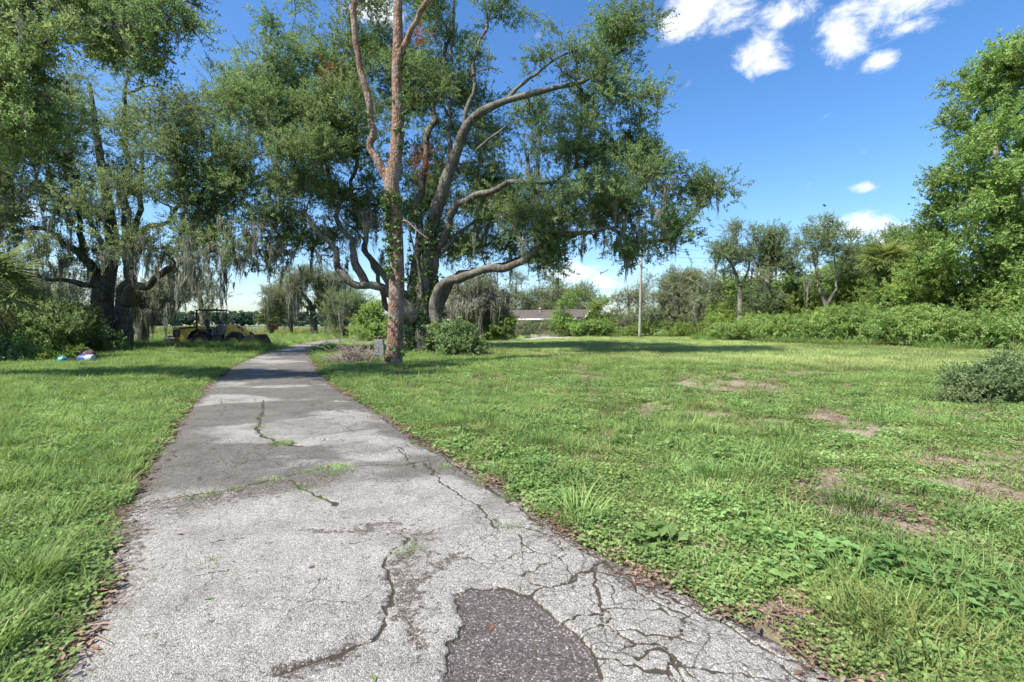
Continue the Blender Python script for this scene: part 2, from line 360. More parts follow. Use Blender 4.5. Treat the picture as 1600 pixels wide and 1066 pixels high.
def proto_set(name, makers, mat):
    c = bpy.data.collections.new(name)
    for i, f in enumerate(makers):
        b = B(); f(b, np.random.default_rng(100 + i * 17 + len(name)))
        o = bpy.data.objects.new('%s_piece' % name, b.mesh(name, mat, False)); c.objects.link(o)
    return c
def sprig_maker(n, length, ll, lw, spread=1.0, stem=True, droop=0.0):
    def f(b, g):
        t = np.linspace(.12, 1, n); az = np.arange(n) * 2.4 + g.uniform(0, 6, n) * .4
        P = np.stack([g.normal(0, .03, n) * length, g.normal(0, .03, n) * length, t * length], 1)
        D = np.stack([np.cos(az) * spread, np.sin(az) * spread, .35 + .6 * t + g.normal(0, .25, n) - droop], 1)
        U = np.array([[0, 0, 1.]]) + g.normal(0, .55, (n, 3))
        leaves(b, P, D, U, ll * g.uniform(.7, 1.2, n), lw * g.uniform(.75, 1.2, n))
        if stem: b.twigs(np.array([[[0, 0, 0], [0, 0, length * .5], [0, 0, length]]]), [.006], [.002])
    return f
def rosette_maker(n, rad, hmin, hmax, ll, lw, stems=True):
    """low plants: leaves held flat on short stems over a small disc"""
    def f(b, g):
        r = rad * np.sqrt(g.uniform(0, 1, n)); az = g.uniform(0, 6.28, n)
        h = g.uniform(hmin, hmax, n) * (1 - .5 * r / rad)
        P = np.stack([r * np.cos(az), r * np.sin(az), h], 1); a2 = g.uniform(0, 6.28, n)
        D = np.stack([np.cos(a2), np.sin(a2), g.normal(.12, .25, n)], 1); U = np.array([[0, 0, 1.]]) + g.normal(0, .3, (n, 3))
        leaves(b, P, D, U, ll * g.uniform(.6, 1.25, n), lw * g.uniform(.7, 1.2, n), .12, .12)
        if stems:
            Q = P.copy(); Q[:, :2] *= .6; Q[:, 2] = 0
            b.twigs(np.stack([Q, P], 1), np.full(n, .0016), np.full(n, .001))
    return f
def blades(b, P, az, h, lean, w, bend=1.0):
    n = len(P); k = np.array([0, .35, .7, 1.0])
    d = np.stack([np.cos(az), np.sin(az), np.zeros(n)], 1); s = np.stack([-np.sin(az), np.cos(az), np.zeros(n)], 1)
    pos = [P + d * (lean * h * t ** 1.8)[:, None] + np.array([0, 0, 1.]) * (h * (t - .28 * bend * lean * t ** 2.4))[:, None] for t in k]
    ws = [w * .8, w, w * .75]
    v = []
    for i in range(3):
        v += [pos[i] - s * ws[i][:, None] / 2, pos[i] + s * ws[i][:, None] / 2]
    v.append(pos[3]); v = np.stack(v, 1); i = np.arange(n)[:, None] * 7
    q = np.concatenate([i + np.array([[0, 1, 3, 2]]), i + np.array([[2, 3, 5, 4]])]); t = i + np.array([[4, 5, 6]])
    b.add(v.reshape(-1, 3), q, t)
def tuft_maker(n, rad, hmin, hmax, w, lean=.8):
    def f(b, g):
        r = rad * np.sqrt(g.uniform(0, 1, n)); az = g.uniform(0, 6.28, n)
        P = np.stack([r * np.cos(az), r * np.sin(az), np.full(n, -.01)], 1)
        a2 = az + g.normal(0, .9, n)
        blades(b, P, a2, g.uniform(hmin, hmax, n), g.uniform(.15, lean, n) + .35 * r / rad, w * g.uniform(.6, 1.3, n))
    return f
def moss_maker(n, length, rad):
    """tangled, tapering tresses of very uneven length, thickest at the top"""
    def f(b, g):
        for i in range(n):
            u = g.uniform(); L_ = length * (.12 + .88 * u ** 2.2); k = 7; t = np.linspace(0, 1, k); z0 = -length * .35 * g.uniform() ** 2
            rr = rad * (1.1 - .6 * u); x0, y0 = g.normal(0, rr, 2); ph = g.uniform(0, 6.28, 2); am = .03 + .05 * g.uniform()
            x = x0 * (1 - .55 * t) + am * np.sin(ph[0] + 6 * t) * t + g.normal(0, .014, k); y = y0 * (1 - .55 * t) + am * np.cos(ph[1] + 7 * t) * t + g.normal(0, .014, k)
            z = z0 - L_ * t + .05; w = (.008 + .013 * g.uniform()) * np.array([.6, 1.2, 1.3, 1.0, .8, .5, .05]) * g.uniform(.6, 1.4, k)
            a = g.uniform(0, 3.14) + t * g.uniform(-2.5, 2.5)
            v = np.stack([np.stack([x - w * np.cos(a), y - w * np.sin(a), z], 1), np.stack([x + w * np.cos(a), y + w * np.sin(a), z + g.normal(0, .03, k)], 1)], 1).reshape(-1, 3)
            b.add(v, [[2 * j, 2 * j + 1, 2 * j + 3, 2 * j + 2] for j in range(k - 1)])
    return f
def litter_maker(n, rad):
    def f(b, g):
        r = rad * np.sqrt(g.uniform(0, 1, n)); az = g.uniform(0, 6.28, n)
        P = np.stack([r * np.cos(az), r * np.sin(az), g.uniform(.004, .02, n)], 1); a2 = g.uniform(0, 6.28, n)
        D = np.stack([np.cos(a2), np.sin(a2), g.normal(0, .12, n)], 1); U = np.array([[0, 0, 1.]]) + g.normal(0, .2, (n, 3))
        leaves(b, P, D, U, g.uniform(.03, .075, n), g.uniform(.012, .026, n), .2, .1)
        m = n // 2; r = rad * np.sqrt(g.uniform(0, 1, m)); az = g.uniform(0, 6.28, m); P = np.stack([r * np.cos(az), r * np.sin(az), np.full(m, .008)], 1)
        a2 = g.uniform(0, 6.28, m); l = g.uniform(.05, .14, m)[:, None]
        b.twigs(np.stack([P, P + np.stack([np.cos(a2), np.sin(a2), g.normal(.04, .05, m)], 1) * l], 1), np.full(m, .0022), np.full(m, .0012))
    return f
def needle_maker(n, l):
    def f(b, g):
        az = g.uniform(0, 6.28, n); el = g.uniform(-.3, 1.3, n); d = np.stack([np.cos(az) * np.cos(el), np.sin(az) * np.cos(el), np.sin(el)], 1)
        P = d * .02; b.twigs(np.stack([P, P + d * l * g.uniform(.7, 1.1, n)[:, None]], 1), np.full(n, .005), np.full(n, .002))
    return f

PS = {}
def PSET(key, makers, mat): PS[key] = proto_set(key, makers, M[mat])
PSET('oak_sprig', [sprig_maker(12, .40, .115, .052), sprig_maker(11, .34, .105, .048), sprig_maker(14, .46, .12, .055)], 'oak_leaf')
PSET('oak_sprig_pale', [sprig_maker(12, .40, .115, .050), sprig_maker(11, .36, .105, .048), sprig_maker(14, .46, .12, .052)], 'oak_leaf2')
PSET('near_sprig', [sprig_maker(12, .30, .085, .034), sprig_maker(10, .26, .08, .034), sprig_maker(14, .34, .09, .036)], 'oak_leaf')
PSET('green_sprig', [sprig_maker(12, .42, .15, .075), sprig_maker(14, .48, .16, .08, droop=.3), sprig_maker(10, .38, .14, .07)], 'green_leaf')
PSET('lime_sprig', [sprig_maker(12, .42, .16, .085, droop=.2), sprig_maker(10, .38, .15, .08)], 'lime_leaf')
PSET('grey_sprig', [sprig_maker(12, .50, .14, .05, droop=.3), sprig_maker(12, .45, .13, .048, droop=.5)], 'grey_leaf')
PSET('shrub_sprig', [sprig_maker(12, .30, .11, .055), sprig_maker(10, .26, .105, .05), sprig_maker(12, .32, .12, .055, droop=.3)], 'shrub_leaf')
PSET('elder_sprig', [sprig_maker(14, .45, .19, .06, droop=.35), sprig_maker(12, .42, .20, .062, droop=.45)], 'green_leaf')
PSET('lime_shrub', [sprig_maker(11, .30, .12, .06), sprig_maker(12, .34, .12, .055)], 'lime_leaf')
PSET('small_sprig', [sprig_maker(14, .20, .045, .022), sprig_maker(12, .17, .042, .021), sprig_maker(16, .23, .046, .022)], 'dark_leaf')
PSET('ivy_sprig', [sprig_maker(7, .16, .10, .085, stem=False), sprig_maker(6, .13, .09, .08, stem=False)], 'ivy')
PSET('dead_sprig', [sprig_maker(12, .34, .12, .045, droop=.6), sprig_maker(11, .30, .11, .04, droop=.8)], 'dead_leaf')
PSET('moss_tuft', [moss_maker(34, 1.4, .16), moss_maker(30, 1.0, .15), moss_maker(38, 1.9, .17), moss_maker(26, .6, .15), moss_maker(30, 1.2, .22)], 'moss')
PSET('needles', [needle_maker(34, .24), needle_maker(28, .22)], 'shrub_leaf')
PSET('far_clump', [sprig_maker(26, 3.2, 2.4, 1.7, 1.3, False), sprig_maker(22, 2.6, 2.2, 1.6, 1.2, False)], 'far_leaf')
PSET('short_tuft', [tuft_maker(34, .10, .05, .13, .0052), tuft_maker(40, .12, .05, .11, .005), tuft_maker(30, .09, .06, .16, .0055)], 'grass')
PSET('long_tuft', [tuft_maker(38, .11, .13, .32, .0065, 1.0), tuft_maker(32, .10, .12, .26, .006, .9)], 'grass')
PSET('dry_tuft', [tuft_maker(28, .11, .05, .14, .0045), tuft_maker(30, .12, .06, .17, .0045)], 'grass_dry')
PSET('thatch', [tuft_maker(44, .16, .03, .10, .0038, 1.9), tuft_maker(40, .15, .03, .09, .0038, 2.0)], 'grass_dry')
PSET('meadow_patch', [tuft_maker(170, .42, .10, .26, .011, .7), tuft_maker(150, .40, .12, .30, .011, .7)], 'meadow')
PSET('lawn_patch', [tuft_maker(150, .36, .06, .15, .010, .9), tuft_maker(140, .36, .05, .18, .010, .9)], 'grass')
PSET('reed_patch', [tuft_maker(60, .5, .7, 1.7, .03, .45), tuft_maker(50, .5, .6, 1.5, .03, .45)], 'grass_dry')
PSET('cover_patch', [rosette_maker(70, .13, .012, .05, .026, .019), rosette_maker(80, .14, .012, .045, .024, .018), rosette_maker(60, .12, .015, .06, .030, .02)], 'cover')
PSET('weed_patch', [rosette_maker(26, .11, .03, .12, .060, .036), rosette_maker(22, .10, .03, .10, .070, .045), rosette_maker(30, .12, .02, .14, .05, .026)], 'weed')
PSET('litter_patch', [litter_maker(26, .16), litter_maker(22, .14), litter_maker(30, .18)], 'litter')

_ngc = {}
def scatter_group(key):
    if key in _ngc: return _ngc[key]
    ng = bpy.data.node_groups.new('spread_' + key, 'GeometryNodeTree')
    ng.interface.new_socket('Geometry', in_out='INPUT', socket_type='NodeSocketGeometry')
    ng.interface.new_socket('Geometry', in_out='OUTPUT', socket_type='NodeSocketGeometry')
    N = ng.nodes; L = ng.links
    gi = N.new('NodeGroupInput'); go = N.new('NodeGroupOutput'); ip = N.new('GeometryNodeInstanceOnPoints'); ci = N.new('GeometryNodeCollectionInfo')
    ci.inputs['Collection'].default_value = PS[key]; ci.inputs['Separate Children'].default_value = True; ci.inputs['Reset Children'].default_value = True
    def na(nm, dt):
        n = N.new('GeometryNodeInputNamedAttribute'); n.data_type = dt; n.inputs['Name'].default_value = nm; return n.outputs['Attribute']
    er = N.new('FunctionNodeEulerToRotation'); L.new(na('rot', 'FLOAT_VECTOR'), er.inputs[0])
    L.new(gi.outputs[0], ip.inputs['Points']); L.new(ci.outputs[0], ip.inputs['Instance']); ip.inputs['Pick Instance'].default_value = True
    L.new(na('pick', 'INT'), ip.inputs['Instance Index']); L.new(er.outputs[0], ip.inputs['Rotation']); L.new(na('scl', 'FLOAT'), ip.inputs['Scale'])
    L.new(ip.outputs[0], go.inputs[0]); _ngc[key] = ng; return ng
def scatter(name, key, P, rot, scl, parent=None, kind='stuff'):
    P = np.asarray(P, np.float32); n = len(P); me = bpy.data.meshes.new(name); me.vertices.add(n); me.vertices.foreach_set('co', P.ravel())
    a = me.attributes.new('rot', 'FLOAT_VECTOR', 'POINT'); a.data.foreach_set('vector', np.asarray(rot, np.float32).ravel())
    a = me.attributes.new('scl', 'FLOAT', 'POINT'); a.data.foreach_set('value', np.broadcast_to(np.asarray(scl, np.float32), (n,)).copy())
    a = me.attributes.new('pick', 'INT', 'POINT'); a.data.foreach_set('value', RNG.integers(0, len(PS[key].objects), n).astype(np.int32))
    me.materials.append(PS[key].objects[0].data.materials[0])
    o = obj(name, me, parent); md = o.modifiers.new('spread', 'NODES'); md.node_group = scatter_group(key)
    if kind: o['kind'] = kind
    return o
def upright(n, tilt=.12):
    return np.stack([RNG.normal(0, tilt, n), RNG.normal(0, tilt, n), RNG.uniform(0, 6.28, n)], 1)

# ------------------------------------------------------------------ trees
def smooth(P, per=5):
    P = np.asarray(P, float); n = len(P); out = []
    Q = np.vstack([2 * P[0] - P[1], P, 2 * P[-1] - P[-2]])
    for i in range(n - 1):
        p0, p1, p2, p3 = Q[i], Q[i + 1], Q[i + 2], Q[i + 3]
        for t in np.linspace(0, 1, per, endpoint=False):
            out.append(.5 * ((2 * p1) + (-p0 + p2) * t + (2 * p0 - 5 * p1 + 4 * p2 - p3) * t * t + (-p0 + 3 * p1 - 3 * p2 + p3) * t ** 3))
    out.append(P[-1]); return np.array(out)

def tree(name, label, cat, base, limbs, envs, bark='oak_bark', key='oak_sprig', cr=1.1, nspr=120, dens=2.0, sscl=1.0, moss=0, moss_scl=1.0,
         moss_z=None, ivy=None, sides=14, lump=.19, group=None, flat=.72, dead=None, sub=7, gap=.0, limb_r=.02, seed=0, moss_envs=None):
    """limbs: polylines of (px, py, depth, radius); envs: crown lobes (px, py, depth, rx px, ry px, depth radius m[, density])"""
    g = np.random.default_rng(1000 + seed + int(abs(base[0]) * 10))
    bx, by = base; root = thing(name, label, cat, (bx, by, 0), 0, group)
    O = np.array([bx, by, 0.0])
    tb = B(); nodes = []; nrad = []; nord = []
    for li, pl in enumerate(limbs):
        A = np.array([np.append(W(p[0], p[1], p[2]), p[3]) for p in pl]); S = smooth(A, 6)
        P, r = S[:, :3], np.maximum(S[:, 3], .012)
        if li: 
            wob = np.stack([vn(P[:, 2] * .9 + li, P[:, 0] * .9, seed=3 + li) - .5, vn(P[:, 2] * .9, P[:, 0] * .9 + li, seed=8 + li) - .5, vn(P[:, 0] * .9 + li, P[:, 1], seed=13 + li) - .5], 1)
            wob2 = np.stack([vn(P[:, 2] * 2.3 + li, P[:, 0] * 2.3, seed=23 + li) - .5, vn(P[:, 2] * 2.3, P[:, 0] * 2.3 + li, seed=28 + li) - .5, vn(P[:, 0] * 2.3 + li, P[:, 1], seed=33 + li) - .5], 1)
            P = P + (wob * np.minimum(.6, r * 2.6 + .08)[:, None] + wob2 * np.minimum(.22, r * 1.1 + .04)[:, None]) * np.minimum(1, np.linspace(0, 4, len(P)))[:, None]
            r = r * (1 - .26 * np.minimum(1, np.linspace(0, 3, len(P))))
        tb.tube(P - O, r, sides if r[0] > .15 else 8, True, lump, seed + li, 1.6 / max(r[0], .12) * .35)
        nodes += list(P); nrad += list(r); nord += list(np.arange(len(P)))
    tb.build('trunk', M[bark], root)
    nodes = np.array(nodes); nrad = np.array(nrad)
    # crown lobes -> clump centres
    C = []; 
    for e in envs:
        px, py, Y, rx, ry, rd = e[:6]; dn = e[6] if len(e) > 6 else 1.0
        crp = cr * F / Y; n = max(2, int(round(dens * dn * rx * ry / (crp * crp) * (1 + .25 * rd / cr))))
        d = g.normal(size=(n * 3, 3)); d /= np.linalg.norm(d, axis=1)[:, None]; rr = g.uniform(0, 1, n * 3) ** .45
        k = 0; c0 = W(px, py, Y)
        for j in range(n * 3):
            p = c0 + d[j] * rr[j] * np.array([rx / F * Y, rd, ry / F * Y])
            if p[2] < .5: continue
            if C and np.min(np.linalg.norm(np.array(C) - p, axis=1)) < cr * .55: continue
            C.append(p); k += 1
            if k >= n: break
    C = np.array(C); 
    order = np.argsort([np.min(np.linalg.norm(nodes - c, axis=1)) for c in C]); C = C[order]
    SP, SD, SS = [], [], []; TW, R0, R1 = [], [], []; MP = []; br = B()
    for c in C:
        dv = np.linalg.norm(nodes - c, axis=1) + np.maximum(0, nodes[:, 2] - c[2]) * .8 - nrad * 1.5
        i = int(np.argmin(dv)); p0 = nodes[i]; ln = np.linalg.norm(c - p0)
        crr = cr * g.uniform(.7, 1.25)
        if ln > .25:
            m1 = p0 + (c - p0) * .35 + np.array([0, 0, .12 * ln]) + g.normal(0, .07 * ln, 3); m2 = p0 + (c - p0) * .7 + np.array([0, 0, .10 * ln]) + g.normal(0, .07 * ln, 3)
            P = smooth([p0, m1, m2, c], 4); r0 = min(nrad[i] * .75, limb_r + .016 * ln); rr = np.linspace(max(r0, .018), .014, len(P))
            br.tube(P - O, rr, 6, False)
            nodes = np.vstack([nodes, P[2:]]); nrad = np.append(nrad, rr[2:])
        else: P = np.array([p0, c])
        # twigs fanning through the clump
        ends = c + g.normal(0, 1, (sub, 3)) / 1.75 * np.array([crr, crr, crr * flat])
        starts = P[g.integers(len(P) // 2, len(P), sub)]
        mid = (starts + ends) / 2 + g.normal(0, .12, (sub, 3)) * crr + np.array([0, 0, .1 * crr])
        TW.append(np.stack([starts, mid, ends], 1)); R0.append(np.full(sub, .014 + .004 * crr)); R1.append(np.full(sub, .005))
        ns = int(nspr * (crr / cr) ** 2); j = g.integers(0, sub, ns); t = g.beta(2.4, 1.1, ns)[:, None]
        pos = np.where(t < .5, starts[j] + (mid[j] - starts[j]) * t * 2, mid[j] + (ends[j] - mid[j]) * (t * 2 - 1)) + g.normal(0, .24, (ns, 3)) * crr * np.array([1, 1, .75])
        dr = (pos - c) / crr + np.array([0, 0, .35]) + g.normal(0, .45, (ns, 3))
        SP.append(pos); SD.append(dr); SS.append(g.uniform(.7, 1.25, ns))
        if moss: MP.append(pos[g.integers(0, ns, max(1, ns // 12))]); MP.append(P[1:])
    if TW: br.twigs(np.concatenate(TW) - O, np.concatenate(R0), np.concatenate(R1))
    o = br.build('branches', M[bark], root); o['kind'] = 'stuff'
    SP = np.concatenate(SP); SD = np.concatenate(SD); SS = np.concatenate(SS)
    scatter('crown', key, SP - O, rot_from_dir(SD, g.uniform(0, 6.28, len(SP))), SS * sscl, root)
    if moss:
        Q = np.vstack(MP)
        if moss_z is not None: Q = Q[Q[:, 2] < moss_z]
        w = np.clip(1.3 - Q[:, 2] / 14, .12, 1); Q = Q[g.choice(len(Q), min(moss, len(Q)), False, w / w.sum())]
        if moss_envs:
            for (px, py, Y, rx, ry, rd, n) in moss_envs:
                q = np.array([W(px, py, Y)]) + g.uniform(-1, 1, (n, 3)) * np.array([rx / F * Y, rd, ry / F * Y]); Q = np.vstack([Q, q])
        Q = Q[Q[:, 2] > 1.9]
        s = np.minimum(g.uniform(.5, 1.35, len(Q)) * moss_scl, (Q[:, 2] - .9) / 1.5)
        scatter('moss', 'moss_tuft', Q - O, upright(len(Q), .06), s, root)
    if ivy:
        IP, ID = [], []
        for (li, t0, t1, n, side) in ivy:
            A = np.array([np.append(W(p[0], p[1], p[2]), p[3]) for p in limbs[li]]); S = smooth(A, 12)
            k = g.integers(int(t0 * (len(S) - 1)), max(int(t0 * (len(S) - 1)) + 1, int(t1 * (len(S) - 1))), n)
            az = g.normal(side, .9, n) if side is not None else g.uniform(0, 6.28, n)
            d = np.stack([np.cos(az), np.sin(az), g.normal(0, .15, n)], 1); jit = (S[np.minimum(k + 1, len(S) - 1), :3] - S[k, :3]) * g.uniform(0, 1, n)[:, None]
            IP.append(S[k, :3] + jit + d * (S[k, 3] * .98)[:, None]); ID.append(d + np.array([0, 0, .3]) + g.normal(0, .4, (n, 3)))
        IP = np.concatenate(IP); scatter('ivy', 'ivy_sprig', IP - O, rot_from_dir(np.concatenate(ID), g.uniform(0, 6.28, len(IP))), g.uniform(.7, 1.4, len(IP)), root)
    if dead:
        for (px, py, Y, rx, ry, n) in dead:
            q = W(px, py, Y) + g.normal(0, .45, (n, 3)) * np.array([rx / F * Y, .4, ry / F * Y])
            do = scatter('dead_leaf_cluster', 'dead_sprig', q - O, rot_from_dir(g.normal(0, .6, (n, 3)) + np.array([0, 0, -.3]), g.uniform(0, 6.28, n)), g.uniform(.7, 1.2, n), root)
            do['label'] = 'cluster of dead rust red leaves'
    return root

def shrub(name, label, envs, key='shrub_sprig', n=500, sscl=1.0, cat='shrub', group=None, bark='stick', seed=0, wild=.18, parent_kind=None, nst=14):
    """envs: lobes (px, py, depth, rx px, ry px, depth radius); stems rise from the ground below and sprigs fill the lobes"""
    g = np.random.default_rng(2000 + seed); Y0 = envs[0][2]; c0 = W(envs[0][0], envs[0][1], Y0); O = np.array([c0[0], Y0, 0])
    root = thing(name, label, cat, O, 0, group); P, D, S = [], [], []; A = []
    tot = sum(e[3] * e[4] for e in envs)
    for e in envs:
        px, py, Y, rx, ry, rd = e; c = W(px, py, Y); m = max(20, int(n * 1.7 * rx * ry / tot)); rad = np.array([rx / F * Y, rd, ry / F * Y])
        k = max(5, int(nst * rx * ry / tot))
        # uneven outline: lumps
        lc = g.normal(size=(max(6, m // 45), 3)); lc /= np.linalg.norm(lc, axis=1)[:, None]; lc *= g.uniform(.35, .95, (len(lc), 1))
        j = g.integers(0, len(lc), m); q = lc[j] + g.normal(0, .24, (m, 3))
        pos = c + q * rad; pos[:, 2] = np.maximum(pos[:, 2], .06 + .1 * g.uniform(size=m))
        P.append(pos); D.append(q + np.array([0, 0, .5]) + g.normal(0, .4, (m, 3))); S.append(g.uniform(.7, 1.25, m))
        en = c + lc[g.integers(0, len(lc), k)] * rad * .95; en[:, 2] = np.maximum(en[:, 2], .3)
        st = np.stack([c[0] + g.normal(0, .12, k) * rad[0] * 2, c[1] + g.normal(0, .12, k) * rd * 2, np.full(k, -.05)], 1)
        mid = (st + en) / 2 + g.normal(0, .08, (k, 3)) * rad + np.array([0, 0, .1]) * rad; A.append(np.stack([st, mid, en], 1))
    P = np.vstack(P); A = np.concatenate(A); b = B(); b.twigs(A - O, np.full(len(A), .018 + .004 * c0[2]), np.full(len(A), .006), 5); o = b.build('stems', M[bark], root); o['kind'] = 'stuff'
    scatter('foliage', key, P - O, rot_from_dir(np.vstack(D), g.uniform(0, 6.28, len(P))), np.concatenate(S) * sscl, root)
    return root

# fan palm frond meshes, shared between palms
def frond_mesh(name, mat, stalk, fan, n=22, droop=.3, seed=0):
    g = np.random.default_rng(seed); b = B()
    t = np.linspace(0, 1, 6); P = np.stack([t * stalk, 0 * t, -.25 * droop * stalk * t * t], 1); b.tube(P, np.linspace(.022, .012, 6), 5, False)
    e = P[-1]; a = np.linspace(-2.2, 2.2, n) + g.normal(0, .04, n)
    d = np.stack([np.cos(a), np.sin(a), g.normal(.0, .08, n)], 1); l = fan * (1 - .28 * np.abs(a) / 2.2) * g.uniform(.88, 1.08, n); w = fan * .065
    s = np.stack([-np.sin(a), np.cos(a), 0 * a], 1); k = [0, .4, .72, 1]
    pos = [e + d * (l * q)[:, None] - np.array([0, 0, 1.]) * (l * droop * q ** 2.2)[:, None] for q in k]; v = []
    for q, ww in zip(pos[:3], (.35, 1, .7)): v += [q - s * w * ww / 1.6, q + s * w * ww / 1.6 + np.array([0, 0, .02])]
    v.append(pos[3]); v = np.stack(v, 1); i = np.arange(n)[:, None] * 7
    b.add(v.reshape(-1, 3), np.concatenate([i + np.array([[0, 1, 3, 2]]), i + np.array([[2, 3, 5, 4]])]), i + np.array([[4, 5, 6]]))
    return b.mesh(name, M[mat], False)
FR = frond_mesh('frond', 'palm_leaf', .9, .85, 24, .35, 1); FRY = frond_mesh('frond', 'palm_yellow', .9, .85, 26, .3, 5); FRD = frond_mesh('dead_frond', 'palm_dead', .7, .75, 20, .6, 2)
def palm(label, px, py, Y, trunk_r=.2, scl=1.0, n=22, ndead=8, gz=0.0, lean=0, ivy=0, name='cabbage_palm', seed=0, fr=None):
    """(px, py): where the crown's heart stands in the photo"""
    g = R; c = W(px, py, Y); root = thing(name, label, 'palm tree', (c[0], Y, gz)); h = c[2] - gz; b = B()
    t = np.linspace(0, 1, 9); b.tube(np.stack([lean * (t - 1), 0 * t, t * h - .1 * (1 - t)], 1), trunk_r * (1.15 - .25 * t), 10, True, .2, 3, 6); b.build('trunk', M['dark_bark'], root)
    for i in range(n + ndead):
        dd = i >= n; o = obj('dead_frond' if dd else 'frond', FRD if dd else (fr or FR), root, (0, 0, h + (.0 if dd else .1)))
        el = g.uniform(-1.35, -.8) if dd else math.radians(75 - 105 * (i / n)) + g.uniform(-.15, .15)
        o.rotation_euler = (g.uniform(-.3, .3), -el, i * 2.4 + g.uniform(-.3, .3)); o.scale = (scl * g.uniform(.85, 1.1),) * 3
    if ivy:
        G_ = np.random.default_rng(77 + seed); z = G_.uniform(.1, h, ivy); az = G_.uniform(0, 6.28, ivy); rr = trunk_r + np.abs(G_.normal(0, .45, ivy)) * (.5 + .5 * np.sin(z * 1.7 + 1) ** 2)
        d = np.stack([np.cos(az), np.sin(az), 0 * az], 1); scatter('vines', 'green_sprig', np.stack([d[:, 0] * rr, d[:, 1] * rr, z], 1), rot_from_dir(d + G_.normal(0, .4, (ivy, 3)), az), G_.uniform(.6, 1.0, ivy), root)
    return root

# ------------------------------------------------------------------ ground plan: the driveway's edges, the lawn, the lake
LE = np.array([G(*p) for p in [(-60, 1190), (55, 1066), (92, 1010), (128, 950), (150, 900), (165, 850), (172, 810), (200, 765), (240, 705), (285, 645), (322, 602), (362, 572), (415, 549), (455, 540)]])
RE = np.array([G(*p) for p in [(1560, 1190), (1345, 1066), (1235, 1005), (1120, 945), (1020, 893), (925, 850), (850, 803), (793, 762), (728, 722), (657, 682), (590, 642), (527, 606), (500, 576), (487, 556), (488, 549), (500, 543)]])
LE = LE[np.argsort(LE[:, 1])]; RE = RE[np.argsort(RE[:, 1])]
LE = np.vstack([[LE[0, 0] + .35, -8], LE, [-17.8, 44], [-20, 56]]); RE = np.vstack([[RE[0, 0] + .35, -8], RE, [-14.3, 44], [-16.5, 56]])
def le(y): return np.interp(y, LE[:, 1], LE[:, 0])
def re_(y): return np.interp(y, RE[:, 1], RE[:, 0])
BR = smooth([(-15.5, 42), (-11, 41), (-5, 42), (0, 46), (3.5, 52), (5, 60)], 8)      # branch of the drive that leads off to the house
def on_road(x, y, m=0.0):
    x = np.asarray(x); y = np.asarray(y)
    a = (x > le(y) - m) & (x < re_(y) + m) & (y < 56)
    far = y > 36
    if far.any():
        d = np.full(x.shape, 99.); xx = x[far]; yy = y[far]; dd = np.full(xx.shape, 99.)
        for i in range(len(BR) - 1):
            p, q = BR[i], BR[i + 1]; v = q - p; t = np.clip(((xx - p[0]) * v[0] + (yy - p[1]) * v[1]) / v.dot(v), 0, 1)
            dd = np.minimum(dd, np.hypot(xx - p[0] - t * v[0], yy - p[1] - t * v[1]))
        d[far] = dd; a = a | (d < 2.1 + m)
    return a
LOADER = np.array([-18.7, 30.0])
def road_dist(x, y):   # distance outside the main drive (negative inside)
    return np.maximum(le(y) - x, x - re_(y))
def terr(x, y):
    x = np.asarray(x, float); y = np.asarray(y, float); r = np.hypot(x, y); near = np.clip(1.15 - r / 70, 0, 1)
    z = (fbm(x, y, 5.0, 3, 31) - .5) * .16 * near + (fbm(x, y, .9, 3, 37) - .5) * .05 * np.clip(1.2 - r / 25, 0, 1)
    z = z + .02
    z = z - .2 * np.exp(-(((x - LOADER[0]) / 5) ** 2 + ((y - LOADER[1]) / 2.6) ** 2))
    d = np.where(y < 57, road_dist(x, y), 9); k = sst(-.02, .55, d); z = (z - .0) * k - .045 * (1 - sst(-.06, .05, d)) + .004 * k
    if (y > 36).any():
        rb = on_road(x, y, .5); z = np.where(rb & (y > 34), np.minimum(z, -.045), z)
    return z

def bare_mask(x, y):
    """sandy, thinly grown ground on the right and under the oaks"""
    n = fbm(x, y, 1.5, 4, 91); b = np.maximum(sst(.51, .62, n), .7 * sst(.56, .66, fbm(x, y, .55, 3, 97))) * sst(1.2, 2.5, x - re_(y) + .8 * 0) * sst(30, 14, y) * sst(-1, 3, x)
    for (px, py, rx, ry) in [(1520, 720, .8, .5), (1560, 790, .6, .3), (1420, 800, .3, .18), (1255, 965, .16, .3), (945, 685, .25, .2), (640, 583, 1.5, .8), (1130, 860, .2, .15), (1300, 745, .4, .18), (990, 555, .8, .9), (720, 583, 1.0, .5)]:
        c = G(px, py); q = ((x - c[0]) / rx) ** 2 + ((y - c[1]) / ry) ** 2; b = np.maximum(b, np.exp(-q * .8) * (.55 + .9 * fbm(x, y, .4, 3, 5)))
    return np.clip(b, 0, 1)

